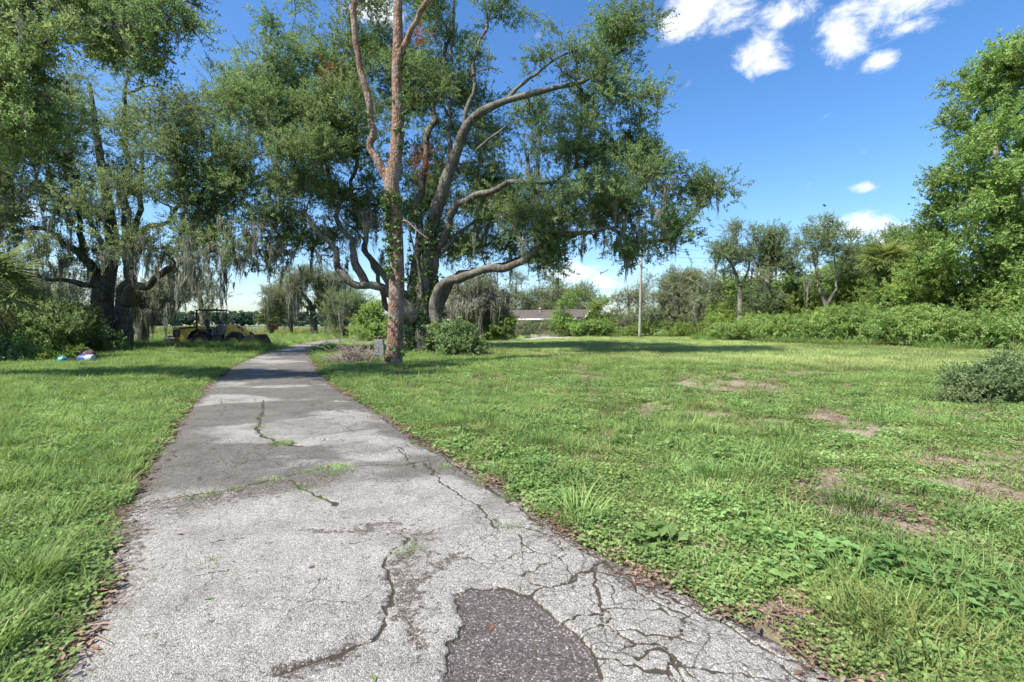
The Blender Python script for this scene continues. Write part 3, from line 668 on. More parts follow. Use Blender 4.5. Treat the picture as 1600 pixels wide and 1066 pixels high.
def build_ground():
    rad = np.concatenate([np.geomspace(.6, 70, 330), np.geomspace(75, 6000, 30)]); na = 600
    # finer angles in front of the camera
    a = np.linspace(0, 1, na, endpoint=False); ang = 2 * np.pi * a + .62 * np.sin(2 * np.pi * a) * -1
    ang = ang + np.pi * .5        # dense part faces +Y
    x = rad[:, None] * np.cos(ang)[None]; y = rad[:, None] * np.sin(ang)[None]
    z = terr(x.ravel(), y.ravel()).reshape(x.shape)
    v = np.stack([x, y, z], -1).reshape(-1, 3); i = np.arange(len(rad) - 1)[:, None] * na; k = np.arange(na)[None]; k2 = (k + 1) % na
    q = np.stack([i + k, i + na + k, i + na + k2, i + k2], -1).reshape(-1, 4)
    b = B(); b.add(np.vstack([v, [[0, 0, terr(np.array([0.]), np.array([0.]))[0]]]]), q, [[len(v), j, (j + 1) % na] for j in range(na)])
    m, nt, N, L = newmat('soil')
    tc = N.new('ShaderNodeTexCoord'); at = N.new('ShaderNodeAttribute'); at.attribute_name = 'bare'
    n1 = noise(N, L, tc.outputs['Object'], 1.6, 8, .65); n2 = noise(N, L, tc.outputs['Object'], 38, 6, .7); n3 = noise(N, L, tc.outputs['Object'], .22, 5, .6)
    soil = ramp(N, [(.3, (.085, .062, .040)), (.5, (.15, .112, .075)), (.7, (.24, .19, .135))]); L.new(n2.outputs['Fac'], soil.inputs[0])
    sand = ramp(N, [(.3, (.16, .12, .09)), (.55, (.26, .21, .165)), (.75, (.38, .325, .27))]); L.new(n2.outputs['Fac'], sand.inputs[0])
    far = ramp(N, [(.35, (.085, .135, .03)), (.5, (.125, .185, .04)), (.65, (.165, .22, .055))]); L.new(n3.outputs['Fac'], far.inputs[0])
    gr = ramp(N, [(.42, (0, 0, 0)), (.6, (1, 1, 1))]); L.new(n1.outputs['Fac'], gr.inputs[0])
    c = mixc(N, L, .45, soil.outputs[0], mixc(N, L, gr.outputs[0], (.07, .095, .03), (.11, .10, .05)))
    c = mixc(N, L, at.outputs['Fac'], c, sand.outputs[0])
    at2 = N.new('ShaderNodeAttribute'); at2.attribute_name = 'far'
    c = mixc(N, L, at2.outputs['Fac'], c, far.outputs[0])
    p = N.new('ShaderNodeBsdfPrincipled'); p.inputs['Roughness'].default_value = .95; p.inputs['Specular IOR Level'].default_value = .1; L.new(c, p.inputs['Base Color'])
    L.new(bump(N, L, n2.outputs['Fac'], .7, .025), p.inputs['Normal'])
    o = N.new('ShaderNodeOutputMaterial'); L.new(p.outputs[0], o.inputs[0])
    g = b.build('ground', m); me = g.data; xx = np.append(v[:, 0], 0); yy = np.append(v[:, 1], 0)
    fattr(me, 'bare', np.clip(bare_mask(xx, yy), 0, 1) * (np.hypot(xx, yy) < 60)); fattr(me, 'far', sst(22, 42, np.hypot(xx, yy)))
    g['kind'] = 'structure'; g['label'] = 'flat grassy ground running off to the lake'
build_ground()

# ------------------------------------------------------------------ driveway: cracked slabs, crumbled strips, a dark patch
def polydist(x, y, pts):
    d = np.full(x.shape, 9.)
    for p, q in zip(pts[:-1], pts[1:]):
        v = q - p; t = np.clip(((x - p[0]) * v[0] + (y - p[1]) * v[1]) / (v.dot(v) + 1e-9), 0, 1)
        d = np.minimum(d, np.hypot(x - p[0] - t * v[0], y - p[1] - t * v[1]))
    return d
def inpoly(x, y, pts):
    r = np.zeros(x.shape, bool); n = len(pts)
    for i in range(n):
        a, b_ = pts[i], pts[(i + 1) % n]; c = (a[1] > y) != (b_[1] > y)
        r ^= c & (x < (b_[0] - a[0]) * (y - a[1]) / (b_[1] - a[1] + 1e-12) + a[0])
    return r
GP = lambda L_: np.array([G(*p) for p in L_])
CRACKS = [(GP(l), w) for l, w in [
    ([(430, 1062), (470, 1045), (520, 1026), (585, 1012), (606, 985), (603, 955)], .012), ([(603, 955), (612, 915), (600, 885), (618, 862), (640, 842)], .010),
    ([(690, 1066), (700, 1012), (716, 985), (722, 958), (705, 935), (735, 925), (765, 921), (800, 924), (836, 932), (842, 948), (862, 968), (890, 985), (906, 1003), (930, 1032), (942, 1066)], .007),
    ([(836, 932), (880, 917), (930, 893), (948, 880)], .009), ([(930, 893), (928, 915), (936, 945), (944, 970), (932, 990), (905, 1003)], .010),
    ([(930, 893), (985, 907), (1008, 935), (1040, 950), (1090, 975)], .007), ([(845, 818), (900, 850), (945, 880), (1010, 915), (1100, 962), (1200, 1013), (1300, 1062)], .012),
    ([(225, 788), (300, 776), (370, 766), (450, 746), (520, 731), (620, 728), (665, 722), (760, 710)], .022), ([(455, 752), (478, 770), (500, 778), (528, 790)], .018),
    ([(412, 628), (408, 655), (402, 676), (420, 688), (440, 694), (470, 700)], .028), ([(600, 655), (650, 690), (700, 720), (745, 750), (775, 772), (845, 818)], .020), ([(505, 640), (560, 650), (600, 655)], .012),
    ([(620, 700), (650, 735), (690, 742)], .010), ([(660, 722), (700, 765), (752, 800), (780, 828)], .010), ([(785, 828), (870, 838), (885, 862)], .008), ([(820, 905), (860, 882), (890, 868)], .006),
    ([(1000, 1035), (1030, 1020), (1060, 1035), (1085, 1066)], .009), ([(955, 990), (985, 985), (1030, 1000), (1080, 1005)], .007), ([(1045, 1066), (1060, 1040)], .012),
    ([(1060, 950), (1110, 940)], .006), ([(905, 1003), (925, 1020), (1000, 1035)], .0055), ([(240, 735), (330, 722), (395, 712)], .010), ([(340, 660), (352, 645), (345, 625)], .008), ([(390, 585), (400, 575), (430, 570)], .010), ([(330, 850), (385, 842)], .005), ([(310, 905), (365, 893)], .005), ([(500, 860), (560, 852), (590, 838)], .004)]]
CRUMBLE = [(GP(l), w) for l, w in [   # strips where the surface has gone to loose gravel
    ([(575, 828), (600, 824), (640, 836), (660, 842), (640, 870), (622, 905), (628, 935), (640, 960)], .09), ([(480, 832), (540, 835), (580, 828)], .03), ([(640, 930), (690, 885), (720, 872)], .05),
    ([(440, 1055), (540, 1022), (590, 1006)], .05), ([(640, 975), (665, 995), (650, 1030)], .04), ([(210, 800), (270, 792), (330, 782), (440, 765), (505, 752)], .16), ([(60, 1060), (120, 990), (180, 900), (185, 830)], .10),
    ([(780, 770), (830, 806), (905, 856), (940, 872)], .05), ([(930, 862), (1010, 905), (1110, 950), (1240, 1012), (1345, 1066)], .035)]]
SLAB = GP([(850, 850), (905, 905), (880, 955), (900, 985), (965, 935), (990, 975), (1075, 935), (1125, 985), (1000, 1050), (1110, 1045), (1215, 1040), (980, 900), (1180, 1000), (1290, 1055), (945, 1010)])
POT = GP([(690, 1080), (700, 1012), (716, 985), (722, 958), (705, 935), (735, 925), (765, 921), (800, 924), (836, 932), (842, 948), (862, 968), (890, 985), (906, 1003), (930, 1032), (945, 1080)])
def road_mat():
    m, nt, N, L = newmat('old_asphalt'); tc = N.new('ShaderNodeTexCoord')
    def A(n): a = N.new('ShaderNodeAttribute'); a.attribute_name = n; return a.outputs['Fac']
    v1 = N.new('ShaderNodeTexVoronoi'); v1.inputs['Scale'].default_value = 190; L.new(tc.outputs['Object'], v1.inputs['Vector'])
    v2 = N.new('ShaderNodeTexVoronoi'); v2.inputs['Scale'].default_value = 130; L.new(tc.outputs['Object'], v2.inputs['Vector'])
    n1 = noise(N, L, tc.outputs['Object'], 75, 8, .75); n2 = noise(N, L, tc.outputs['Object'], 2.2, 6, .62); n3 = noise(N, L, tc.outputs['Object'], 9, 6, .7)
    sepc = N.new('ShaderNodeSeparateColor'); L.new(v1.outputs['Color'], sepc.inputs[0])
    base = ramp(N, [(.08, (.145, .137, .124)), (.35, (.245, .233, .214)), (.65, (.305, .29, .268)), (.93, (.39, .373, .347)), (1, (.52, .50, .47))]); L.new(sepc.outputs[0], base.inputs[0])
    fine = ramp(N, [(.36, (.55, .55, .55)), (.5, (1, 1, 1)), (.68, (1.25, 1.25, 1.25))]); L.new(n1.outputs['Fac'], fine.inputs[0])
    c = mixc(N, L, .75, base.outputs[0], fine.outputs[0], 'MULTIPLY')
    pat = ramp(N, [(.32, (.70, .69, .67)), (.5, (.97, .965, .95)), (.68, (1.1, 1.1, 1.09))]); L.new(n2.outputs['Fac'], pat.inputs[0])
    c = mixc(N, L, .9, c, pat.outputs[0], 'MULTIPLY')
    p3 = ramp(N, [(.3, (.78, .77, .75)), (.6, (1.05, 1.05, 1.04))]); L.new(n3.outputs['Fac'], p3.inputs[0]); c = mixc(N, L, .7, c, p3.outputs[0], 'MULTIPLY')
    # algae-dark areas
    st = N.new('ShaderNodeMath'); st.operation = 'MULTIPLY_ADD'; st.inputs[1].default_value = 1.3; L.new(n3.outputs['Fac'], st.inputs[0]); L.new(A('stain'), st.inputs[2])
    st1 = N.new('ShaderNodeMath'); st1.operation = 'MULTIPLY_ADD'; st1.inputs[1].default_value = .8; L.new(n1.outputs['Fac'], st1.inputs[0]); L.new(st.outputs[0], st1.inputs[2]); st2 = N.new('ShaderNodeMath'); st2.operation = 'MULTIPLY'; st2.inputs[1].default_value = .45; L.new(st1.outputs[0], st2.inputs[0]); st = st2
    sr = ramp(N, [(.58, (0, 0, 0)), (.80, (1, 1, 1))]); L.new(st.outputs[0], sr.inputs[0])
    dark = mixc(N, L, .75, c, (.30, .29, .27), 'MULTIPLY'); c = mixc(N, L, sr.outputs[0], c, dark)
    # loose dark gravel with pale stones
    sp2 = N.new('ShaderNodeSeparateColor'); L.new(v2.outputs['Color'], sp2.inputs[0])
    gv = ramp(N, [(.0, (.045, .036, .030)), (.45, (.095, .078, .064)), (.72, (.14, .122, .105)), (.9, (.19, .17, .15)), (.98, (.36, .34, .31))]); L.new(sp2.outputs[0], gv.inputs[0])
    n4 = noise(N, L, tc.outputs['Object'], 22, 5, .7)
    c4 = N.new('ShaderNodeMath'); c4.operation = 'MULTIPLY_ADD'; c4.inputs[1].default_value = 3.2; L.new(n4.outputs['Fac'], c4.inputs[0]); L.new(A('crumble'), c4.inputs[2])
    cr = N.new('ShaderNodeMath'); cr.operation = 'MULTIPLY_ADD'; cr.inputs[1].default_value = .6; L.new(n1.outputs['Fac'], cr.inputs[0]); L.new(c4.outputs[0], cr.inputs[2])
    crm = N.new('ShaderNodeMath'); crm.operation = 'MULTIPLY'; crm.inputs[1].default_value = .33; L.new(cr.outputs[0], crm.inputs[0]); cr = crm
    crr = ramp(N, [(.725, (0, 0, 0)), (.79, (1, 1, 1))]); L.new(cr.outputs[0], crr.inputs[0]); c = mixc(N, L, crr.outputs[0], c, gv.outputs[0])
    # dark patch in the hole
    pv = ramp(N, [(.0, (.06, .05, .046)), (.5, (.105, .092, .086)), (.85, (.165, .148, .14)), (.985, (.34, .32, .30))]); L.new(sp2.outputs[0], pv.inputs[0])
    ph = ramp(N, [(.3, (.62, .60, .60)), (.55, (.85, .83, .82)), (.75, (1.25, 1.2, 1.18))]); L.new(n3.outputs['Fac'], ph.inputs[0]); hg = N.new('ShaderNodeMath'); hg.operation = 'MULTIPLY_ADD'; hg.inputs[1].default_value = 1.1; L.new(n4.outputs['Fac'], hg.inputs[0]); L.new(A('hole'), hg.inputs[2]); hm = N.new('ShaderNodeMath'); hm.operation = 'MULTIPLY'; hm.inputs[1].default_value = .5; L.new(hg.outputs[0], hm.inputs[0]); hr = ramp(N, [(.49, (0, 0, 0)), (.57, (1, 1, 1))]); L.new(hm.outputs[0], hr.inputs[0]); c = mixc(N, L, hr.outputs[0], c, mixc(N, L, .9, pv.outputs[0], ph.outputs[0], 'MULTIPLY'))
    pit = noise(N, L, tc.outputs['Object'], 26, 3, .6); pr = ramp(N, [(.66, (0, 0, 0)), (.71, (1, 1, 1))]); L.new(pit.outputs['Fac'], pr.inputs[0]); c = mixc(N, L, pr.outputs[0], c, mixc(N, L, .8, c, (.3, .28, .26), 'MULTIPLY'))
    # crisp hairline crazing where the surface is worn
    wn = noise(N, L, tc.outputs['Object'], 6, 5, .6); wv = mixc(N, L, .085, tc.outputs['Object'], wn.outputs['Color']); 
    for (sc_, wd) in ((2.6, .010), (5.5, .014), (10.5, .02)):
        vo = N.new('ShaderNodeTexVoronoi'); vo.feature = 'DISTANCE_TO_EDGE'; vo.inputs['Scale'].default_value = sc_; L.new(wv, vo.inputs['Vector'])
        lr = ramp(N, [(0, (1, 1, 1)), (wd, (0, 0, 0))]); L.new(vo.outputs['Distance'], lr.inputs[0])
        gate = N.new('ShaderNodeMath'); gate.operation = 'MULTIPLY_ADD'; gate.inputs[1].default_value = 1.8 if sc_ < 5 else 1.4; L.new(A('worn'), gate.inputs[0]); gate.inputs[2].default_value = 0.05 if sc_ < 5 else -.3
        gate.use_clamp = True; gm = N.new('ShaderNodeMath'); gm.operation = 'MULTIPLY'; L.new(gate.outputs[0], gm.inputs[0]); L.new(lr.outputs[0], gm.inputs[1])
        c = mixc(N, L, gm.outputs[0], c, mixc(N, L, .85, c, (.22, .2, .17), 'MULTIPLY'))
    # dirt in the cracks
    ck = mixc(N, L, n3.outputs['Fac'], (.030, .026, .020), (.075, .062, .045)); rg = N.new('ShaderNodeMath'); rg.operation = 'MULTIPLY_ADD'; rg.inputs[1].default_value = .9; L.new(n4.outputs['Fac'], rg.inputs[0]); L.new(A('crack'), rg.inputs[2]); rr_ = ramp(N, [(.86, (0, 0, 0)), (.99, (1, 1, 1))]); L.new(rg.outputs[0], rr_.inputs[0]); c = mixc(N, L, rr_.outputs[0], c, ck)
    p = N.new('ShaderNodeBsdfPrincipled'); p.inputs['Roughness'].default_value = .9; p.inputs['Specular IOR Level'].default_value = .22; L.new(c, p.inputs['Base Color'])
    hh = N.new('ShaderNodeMath'); hh.operation = 'MULTIPLY_ADD'; hh.inputs[1].default_value = -.9; L.new(v1.outputs['Distance'], hh.inputs[0]); L.new(n1.outputs['Fac'], hh.inputs[2])
    L.new(bump(N, L, hh.outputs[0], .55, .012), p.inputs['Normal'])
    o = N.new('ShaderNodeOutputMaterial'); L.new(p.outputs[0], o.inputs[0]); return m
M['road'] = road_mat()
def road_fields(x, y):
    wx = x + (fbm(x, y, .16, 3, 51) - .5) * .10 + (fbm(x, y, .045, 3, 53) - .5) * .045; wy = y + (fbm(x, y, .16, 3, 57) - .5) * .10 + (fbm(x, y, .045, 3, 59) - .5) * .045
    crack = np.zeros_like(x); depth = np.zeros_like(x)
    for pts, w in CRACKS:
        lo, hi = pts.min(0) - .4, pts.max(0) + .4; s = (x > lo[0]) & (x < hi[0]) & (y > lo[1]) & (y < hi[1])
        if not s.any(): continue
        d = polydist(wx[s], wy[s], pts); ww = w * (.45 + 1.1 * vn2(x[s] * 5, y[s] * 5, 3)); cc = 1 - sst(ww * .35, ww * .85 + .004, d)
        crack[s] = np.maximum(crack[s], cc); depth[s] = np.maximum(depth[s], cc * np.minimum(.012, w * .9))
    # fine crazing on the worn right side and near the foot of the picture
    ed = x - re_(y); worn = np.maximum(sst(-1.9, -.7, ed + (fbm(x, y, 1.3, 2, 77) - .5) * 1.1), .8 * sst(.55, .66, fbm(x, y, 1.6, 2, 78))) * (y < 16)
    q = np.stack([wx * 2.6, wy * 2.6], 1); c0 = np.floor(q); d1 = np.full(len(x), 9.); d2 = d1.copy()
    for i in (-1, 0, 1):
        for j in (-1, 0, 1):
            cx, cy = c0[:, 0] + i, c0[:, 1] + j; sxx = cx + _hash(cx, cy, cx * 0, 7); syy = cy + _hash(cx, cy, cx * 0, 9); d = np.hypot(q[:, 0] - sxx, q[:, 1] - syy)
            d2 = np.minimum(d2, np.maximum(d, d1)); d1 = np.minimum(d1, d)
    hair = (1 - sst(.012, .045, d2 - d1)) * worn * sst(.38, .55, fbm(x, y, .8, 2, 41)) * .85
    crack = np.maximum(crack, hair); depth = np.maximum(depth, hair * .006)
    crum = np.zeros_like(x)
    for pts, w in CRUMBLE:
        lo, hi = pts.min(0) - .6, pts.max(0) + .6; s = (x > lo[0]) & (x < hi[0]) & (y > lo[1]) & (y < hi[1])
        if s.any(): crum[s] = np.maximum(crum[s], (1 - sst(0, w * 2.2, polydist(wx[s], wy[s], pts))) * (.1 + .95 * fbm(x[s], y[s], .16, 3, 21)))
    edge = np.minimum(x - le(y), re_(y) - x); crum = np.maximum(crum, (1 - sst(.04, .34, edge + (fbm(x, y, .35, 3, 61) - .5) * .45)) * .75)
    ins = inpoly(wx, wy, POT); hd = polydist(wx, wy, POT); hole = sst(-.035, .035, np.where(ins, hd, -hd))
    stain = sst(.44, .60, fbm(x * .5, y * .8, 1.1, 4, 15)) * sst(3.4, 5.2, y) * .95 + .45 * sst(.47, .62, fbm(x * .6, y, .5, 3, 19)) * sst(3.8, 5, y)
    stain = stain + .35 * (1 - sst(.1, .8, edge)) * sst(3.5, 6, y)
    return crack, depth, np.clip(crum, 0, 1), hole, stain, np.clip(worn * sst(.34, .5, fbm(x, y, .9, 2, 43)) * (1 - hole) + .35 * sst(.5, .62, fbm(x, y, 1.1, 2, 47)) * (y < 16), 0, 1)
def road_part(ys, cols, split):
    u = np.linspace(0, 1, cols); y = np.repeat(ys[:, None], cols, 1); wob = (fbm(ys, ys * 0 + 1, .8, 3, 71) - .5) * .22, (fbm(ys, ys * 0 + 5, .8, 3, 73) - .5) * .22
    l, r = le(ys) - .03 + wob[0], re_(ys) + .03 + wob[1]; x = l[:, None] * (1 - u) + r[:, None] * u
    X, Y = x.ravel(), y.ravel(); crack, depth, crum, hole, stain, worn = road_fields(X, Y)
    edge = np.minimum(u, 1 - u)[None, :] * (r - l)[:, None]; edge = edge.ravel()
    z = .006 + (fbm(X, Y, 1.2, 3, 81) - .5) * .02 + (fbm(X, Y, .035, 2, 83) - .5) * .004 * (Y < 9) - depth - crum * (.002 + .006 * fbm(X, Y, .05, 2, 85)) - hole * .022 - (1 - sst(.0, .16, edge)) * .035 + .03 * sst(0, .5, edge) * .5
    sid = np.full(len(X), -1)
    if split:
        wx = X + (fbm(X, Y, .2, 3, 51) - .5) * .14 + (fbm(X, Y, .045, 3, 52) - .5) * .04; wy = Y + (fbm(X, Y, .2, 3, 57) - .5) * .14 + (fbm(X, Y, .045, 3, 58) - .5) * .04
        d = np.hypot(wx[:, None] - SLAB[None, :, 0], wy[:, None] - SLAB[None, :, 1]); s = np.sort(d, 1); k = np.argmin(d, 1)
        inside = (s[:, 0] < .30) & (hole < .5); sid = np.where(inside, k, -1)
        bd = np.minimum(s[:, 1] - s[:, 0], (.30 - s[:, 0]) * 1.5); ck = np.where(inside, 1 - sst(.003, .010 + .010 * vn2(X * 6, Y * 6, 2), bd), 0) * (.35 + .65 * sst(.35, .55, fbm(X, Y, .4, 2, 33)))
        crack = np.maximum(crack, ck); z = z - ck * .012 + np.where(inside, (_hash(k.astype(float), k * 0., k * 0., 5) - .5) * .007 * sst(0, .04, bd), 0)
        sid = np.where(hole > .5, 99, sid)
    n = len(ys); i = np.arange(n - 1)[:, None] * cols; k = np.arange(cols - 1)[None]; q = np.stack([i + k, i + k + 1, i + cols + k + 1, i + cols + k], -1).reshape(-1, 4)
    return np.stack([X, Y, z], 1), q, (crack, crum, hole, stain, worn), sid
def build_road():
    ya = np.geomspace(1.15, 7.0, 560); V, Q, att, sid = road_part(ya, 430, True)
    yb = np.geomspace(7.0, 56, 330); V2, Q2, att2, _ = road_part(yb, 130, False)
    yc = np.linspace(-8, 1.15, 60); V3, Q3, att3, _ = road_part(yc, 60, False)
    fid = sid[Q[:, 0]]
    def piece(name, parts, parent=None):
        b = B(); AT = []
        for (v, q, at) in parts:
            used = np.unique(q); mp = np.zeros(len(v), np.int64); mp[used] = np.arange(len(used)); b.add(v[used], mp[q]); AT.append([a[used] for a in at])
        o = b.build(name, M['road'], parent)
        for nm, j in (('crack', 0), ('crumble', 1), ('hole', 2), ('stain', 3), ('worn', 4)): fattr(o.data, nm, np.concatenate([a[j] for a in AT]))
        return o
    d = piece('driveway', [(V, Q[fid == -1], att), (V2, Q2, att2), (V3, Q3, att3)]); d['kind'] = 'structure'; d['label'] = 'cracked grey asphalt driveway running away to the left'
    for k in range(len(SLAB)):
        if (fid == k).sum() > 30: piece('asphalt_slab', [(V, Q[fid == k], att)], d)
    h = piece('dark_patch', [(V, Q[fid == 99], att)], d); h['label'] = 'sunken dark brown patch of coarse asphalt'
    # the sandy branch towards the house
    t = np.gradient(BR, axis=0); t /= np.linalg.norm(t, axis=1)[:, None]; nn = np.stack([-t[:, 1], t[:, 0]], 1); u = np.linspace(-2, 2, 12)
    P = BR[:, None, :] + nn[:, None, :] * (u[None, :, None] + (fbm(BR[:, 0], BR[:, 1], 2, 2, 4) - .5)[:, None, None] * .6)
    z = .004 - .03 * (np.abs(u) / 2) ** 4; v = np.dstack([P, np.repeat(z[None], len(BR), 0)]).reshape(-1, 3); i = np.arange(len(BR) - 1)[:, None] * 12; k = np.arange(11)[None]
    b = B(); b.add(v, np.stack([i + k, i + k + 1, i + 12 + k + 1, i + 12 + k], -1).reshape(-1, 4)[:, ::-1]); o = b.build('side_drive', plain('sandy_drive', (.36, .335, .30), .95, wear=(.22, .20, .17), wscale=1.5)); o['kind'] = 'structure'
build_road()
def sheet(name, pts, z, mat):
    b = B(); n = len(pts); v = [[p[0], p[1], z] for p in pts]; c = np.mean(pts, 0); b.add(v + [[c[0], c[1], z]], None, [[i, (i + 1) % n, n] for i in range(n)]); o = b.build(name, mat); o['kind'] = 'structure'; return o
a = np.linspace(0, 2 * np.pi, 40, endpoint=False)
sheet('sand_apron', np.stack([5.0 + 4.2 * np.cos(a) * (1 + .15 * np.sin(3 * a)), 57 + 3.2 * np.sin(a) * (1 + .12 * np.cos(2 * a))], 1), .03, plain('apron_sand', (.50, .46, .42), .95, wear=(.36, .33, .28), wscale=2))
m, nt, N, L = newmat('lake_water'); p = N.new('ShaderNodeBsdfPrincipled'); p.inputs['Base Color'].default_value = (.10, .13, .15, 1); p.inputs['Roughness'].default_value = .12
tc = N.new('ShaderNodeTexCoord'); wn = noise(N, L, tc.outputs['Object'], .9, 4); L.new(bump(N, L, wn.outputs['Fac'], .12, .1), p.inputs['Normal']); o = N.new('ShaderNodeOutputMaterial'); L.new(p.outputs[0], o.inputs[0])
lk = np.array([(-95, 108), (-70, 104), (-56, 110), (-44, 118), (-30, 150), (20, 240), (160, 420), (200, 600), (-200, 660), (-620, 640), (-700, 420), (-330, 200), (-160, 130)], float)
sheet('lake', smooth(np.vstack([lk, lk[:1]]), 5)[:-1], .035, m)

# ------------------------------------------------------------------ the big trees
YO = 24.5
def gx(px, Y): return (px - CX) / F * Y
oak_limbs = [
    [(663, 562, YO, .62), (664, 545, YO, .52), (663, 500, YO, .44), (662, 456, YO, .40), (668, 400, YO, .36), (674, 356, YO, .33), (686, 313, YO - .3, .30), (709, 247, YO - .6, .27), (728, 200, YO - 1, .23), (751, 176, YO - 1.2, .19), (794, 157, YO - 1.6, .16), (865, 138, YO - 2, .12), (913, 126, YO - 2.2, .09), (956, 93, YO - 2.4, .05)],
    [(646, 560, YO + .3, .50), (645, 530, YO + .3, .42), (646, 470, YO + .4, .36), (650, 400, YO + .8, .30), (655, 320, YO + 1.2, .26), (668, 230, YO + 1.6, .22), (690, 130, YO + 2, .17), (705, 60, YO + 2.2, .12), (710, -20, YO + 2.4, .06)],
    [(681, 560, YO + .5, .46), (683, 530, YO + .5, .38), (680, 470, YO + .4, .34), (680, 408, YO, .32), (704, 342, YO - .4, .26), (732, 313, YO - .8, .22), (770, 292, YO - 1.2, .17), (827, 289, YO - 1.8, .13), (884, 285, YO - 2.2, .10), (940, 268, YO - 2.5, .06)],
    [(682, 510, YO - .2, .36), (682, 472, YO - .4, .36), (696, 444, YO - .8, .31), (732, 432, YO - 1.2, .27), (780, 425, YO - 1.8, .24), (818, 408, YO - 2.2, .21), (851, 381, YO - 2.5, .19), (889, 366, YO - 2.7, .16), (950, 360, YO - 2.6, .12), (1008, 376, YO - 2.4, .10), (1060, 366, YO - 2.2, .07), (1084, 330, YO - 2, .04)],
    [(684, 490, YO + .3, .26), (700, 438, YO + .8, .23), (745, 416, YO + 1.6, .19), (800, 410, YO + 2.4, .15), (850, 385, YO + 3, .11), (900, 370, YO + 3.4, .07)],
    [(652, 500, YO - .3, .36), (632, 478, YO - .4, .33), (609, 463, YO - .6, .29), (576, 447, YO - .8, .26), (547, 434, YO - 1, .23), (531, 408, YO - 1.1, .20), (520, 380, YO - 1.2, .17), (485, 347, YO - 1.4, .13), (447, 323, YO - 1.5, .09), (400, 300, YO - 1.5, .05)],
    [(572, 446, YO - .8, .22), (558, 405, YO - .6, .20), (540, 366, YO - .4, .17), (520, 300, YO, .13), (500, 220, YO + .3, .10), (480, 140, YO + .4, .05)],
    [(640, 470, YO + .4, .26), (606, 440, YO + .9, .23), (580, 400, YO + 1.2, .20), (566, 350, YO + 1.4, .17), (552, 270, YO + 1.8, .13), (560, 180, YO + 2, .10), (565, 90, YO + 2.2, .05)],
    [(645, 480, YO + .9, .26), (615, 490, YO + 1.6, .22), (600, 455, YO + 2, .18), (588, 420, YO + 2.4, .15), (570, 380, YO + 2.8, .10), (540, 350, YO + 3.2, .05)],
    [(722, 215, YO - .9, .16), (733, 166, YO - .6, .14), (742, 95, YO - .4, .11), (761, 38, YO - .3, .09), (757, -10, YO - .2, .05)],
    [(735, 120, YO - .5, .06), (748, 112, YO - .7, .05), (765, 108, YO - 1, .04), (786, 115, YO - 1.3, .02)],
    [(790, 158, YO - 1.6, .11), (827, 123, YO - 1.8, .09), (875, 93, YO - 2, .07), (905, 78, YO - 2.1, .04)],
    [(697, 280, YO - .3, .13), (705, 205, YO + .3, .12), (707, 95, YO + .8, .09), (714, 40, YO + 1, .05)],
    [(690, 395, YO - .2, .12), (740, 345, YO + .6, .10), (800, 340, YO + 1.5, .07), (850, 320, YO + 2.2, .04)],
    [(662, 470, YO - .5, .07), (640, 360, YO - .6, .06), (622, 330, YO - .6, .05), (600, 315, YO - .5, .03)],
    [(745, 235, YO - .8, .08), (780, 205, YO - 1.4, .07), (800, 180, YO - 1.7, .04)],
    [(860, 290, YO - 2, .07), (905, 262, YO - 1.6, .06), (960, 245, YO - 1.4, .03)],
]
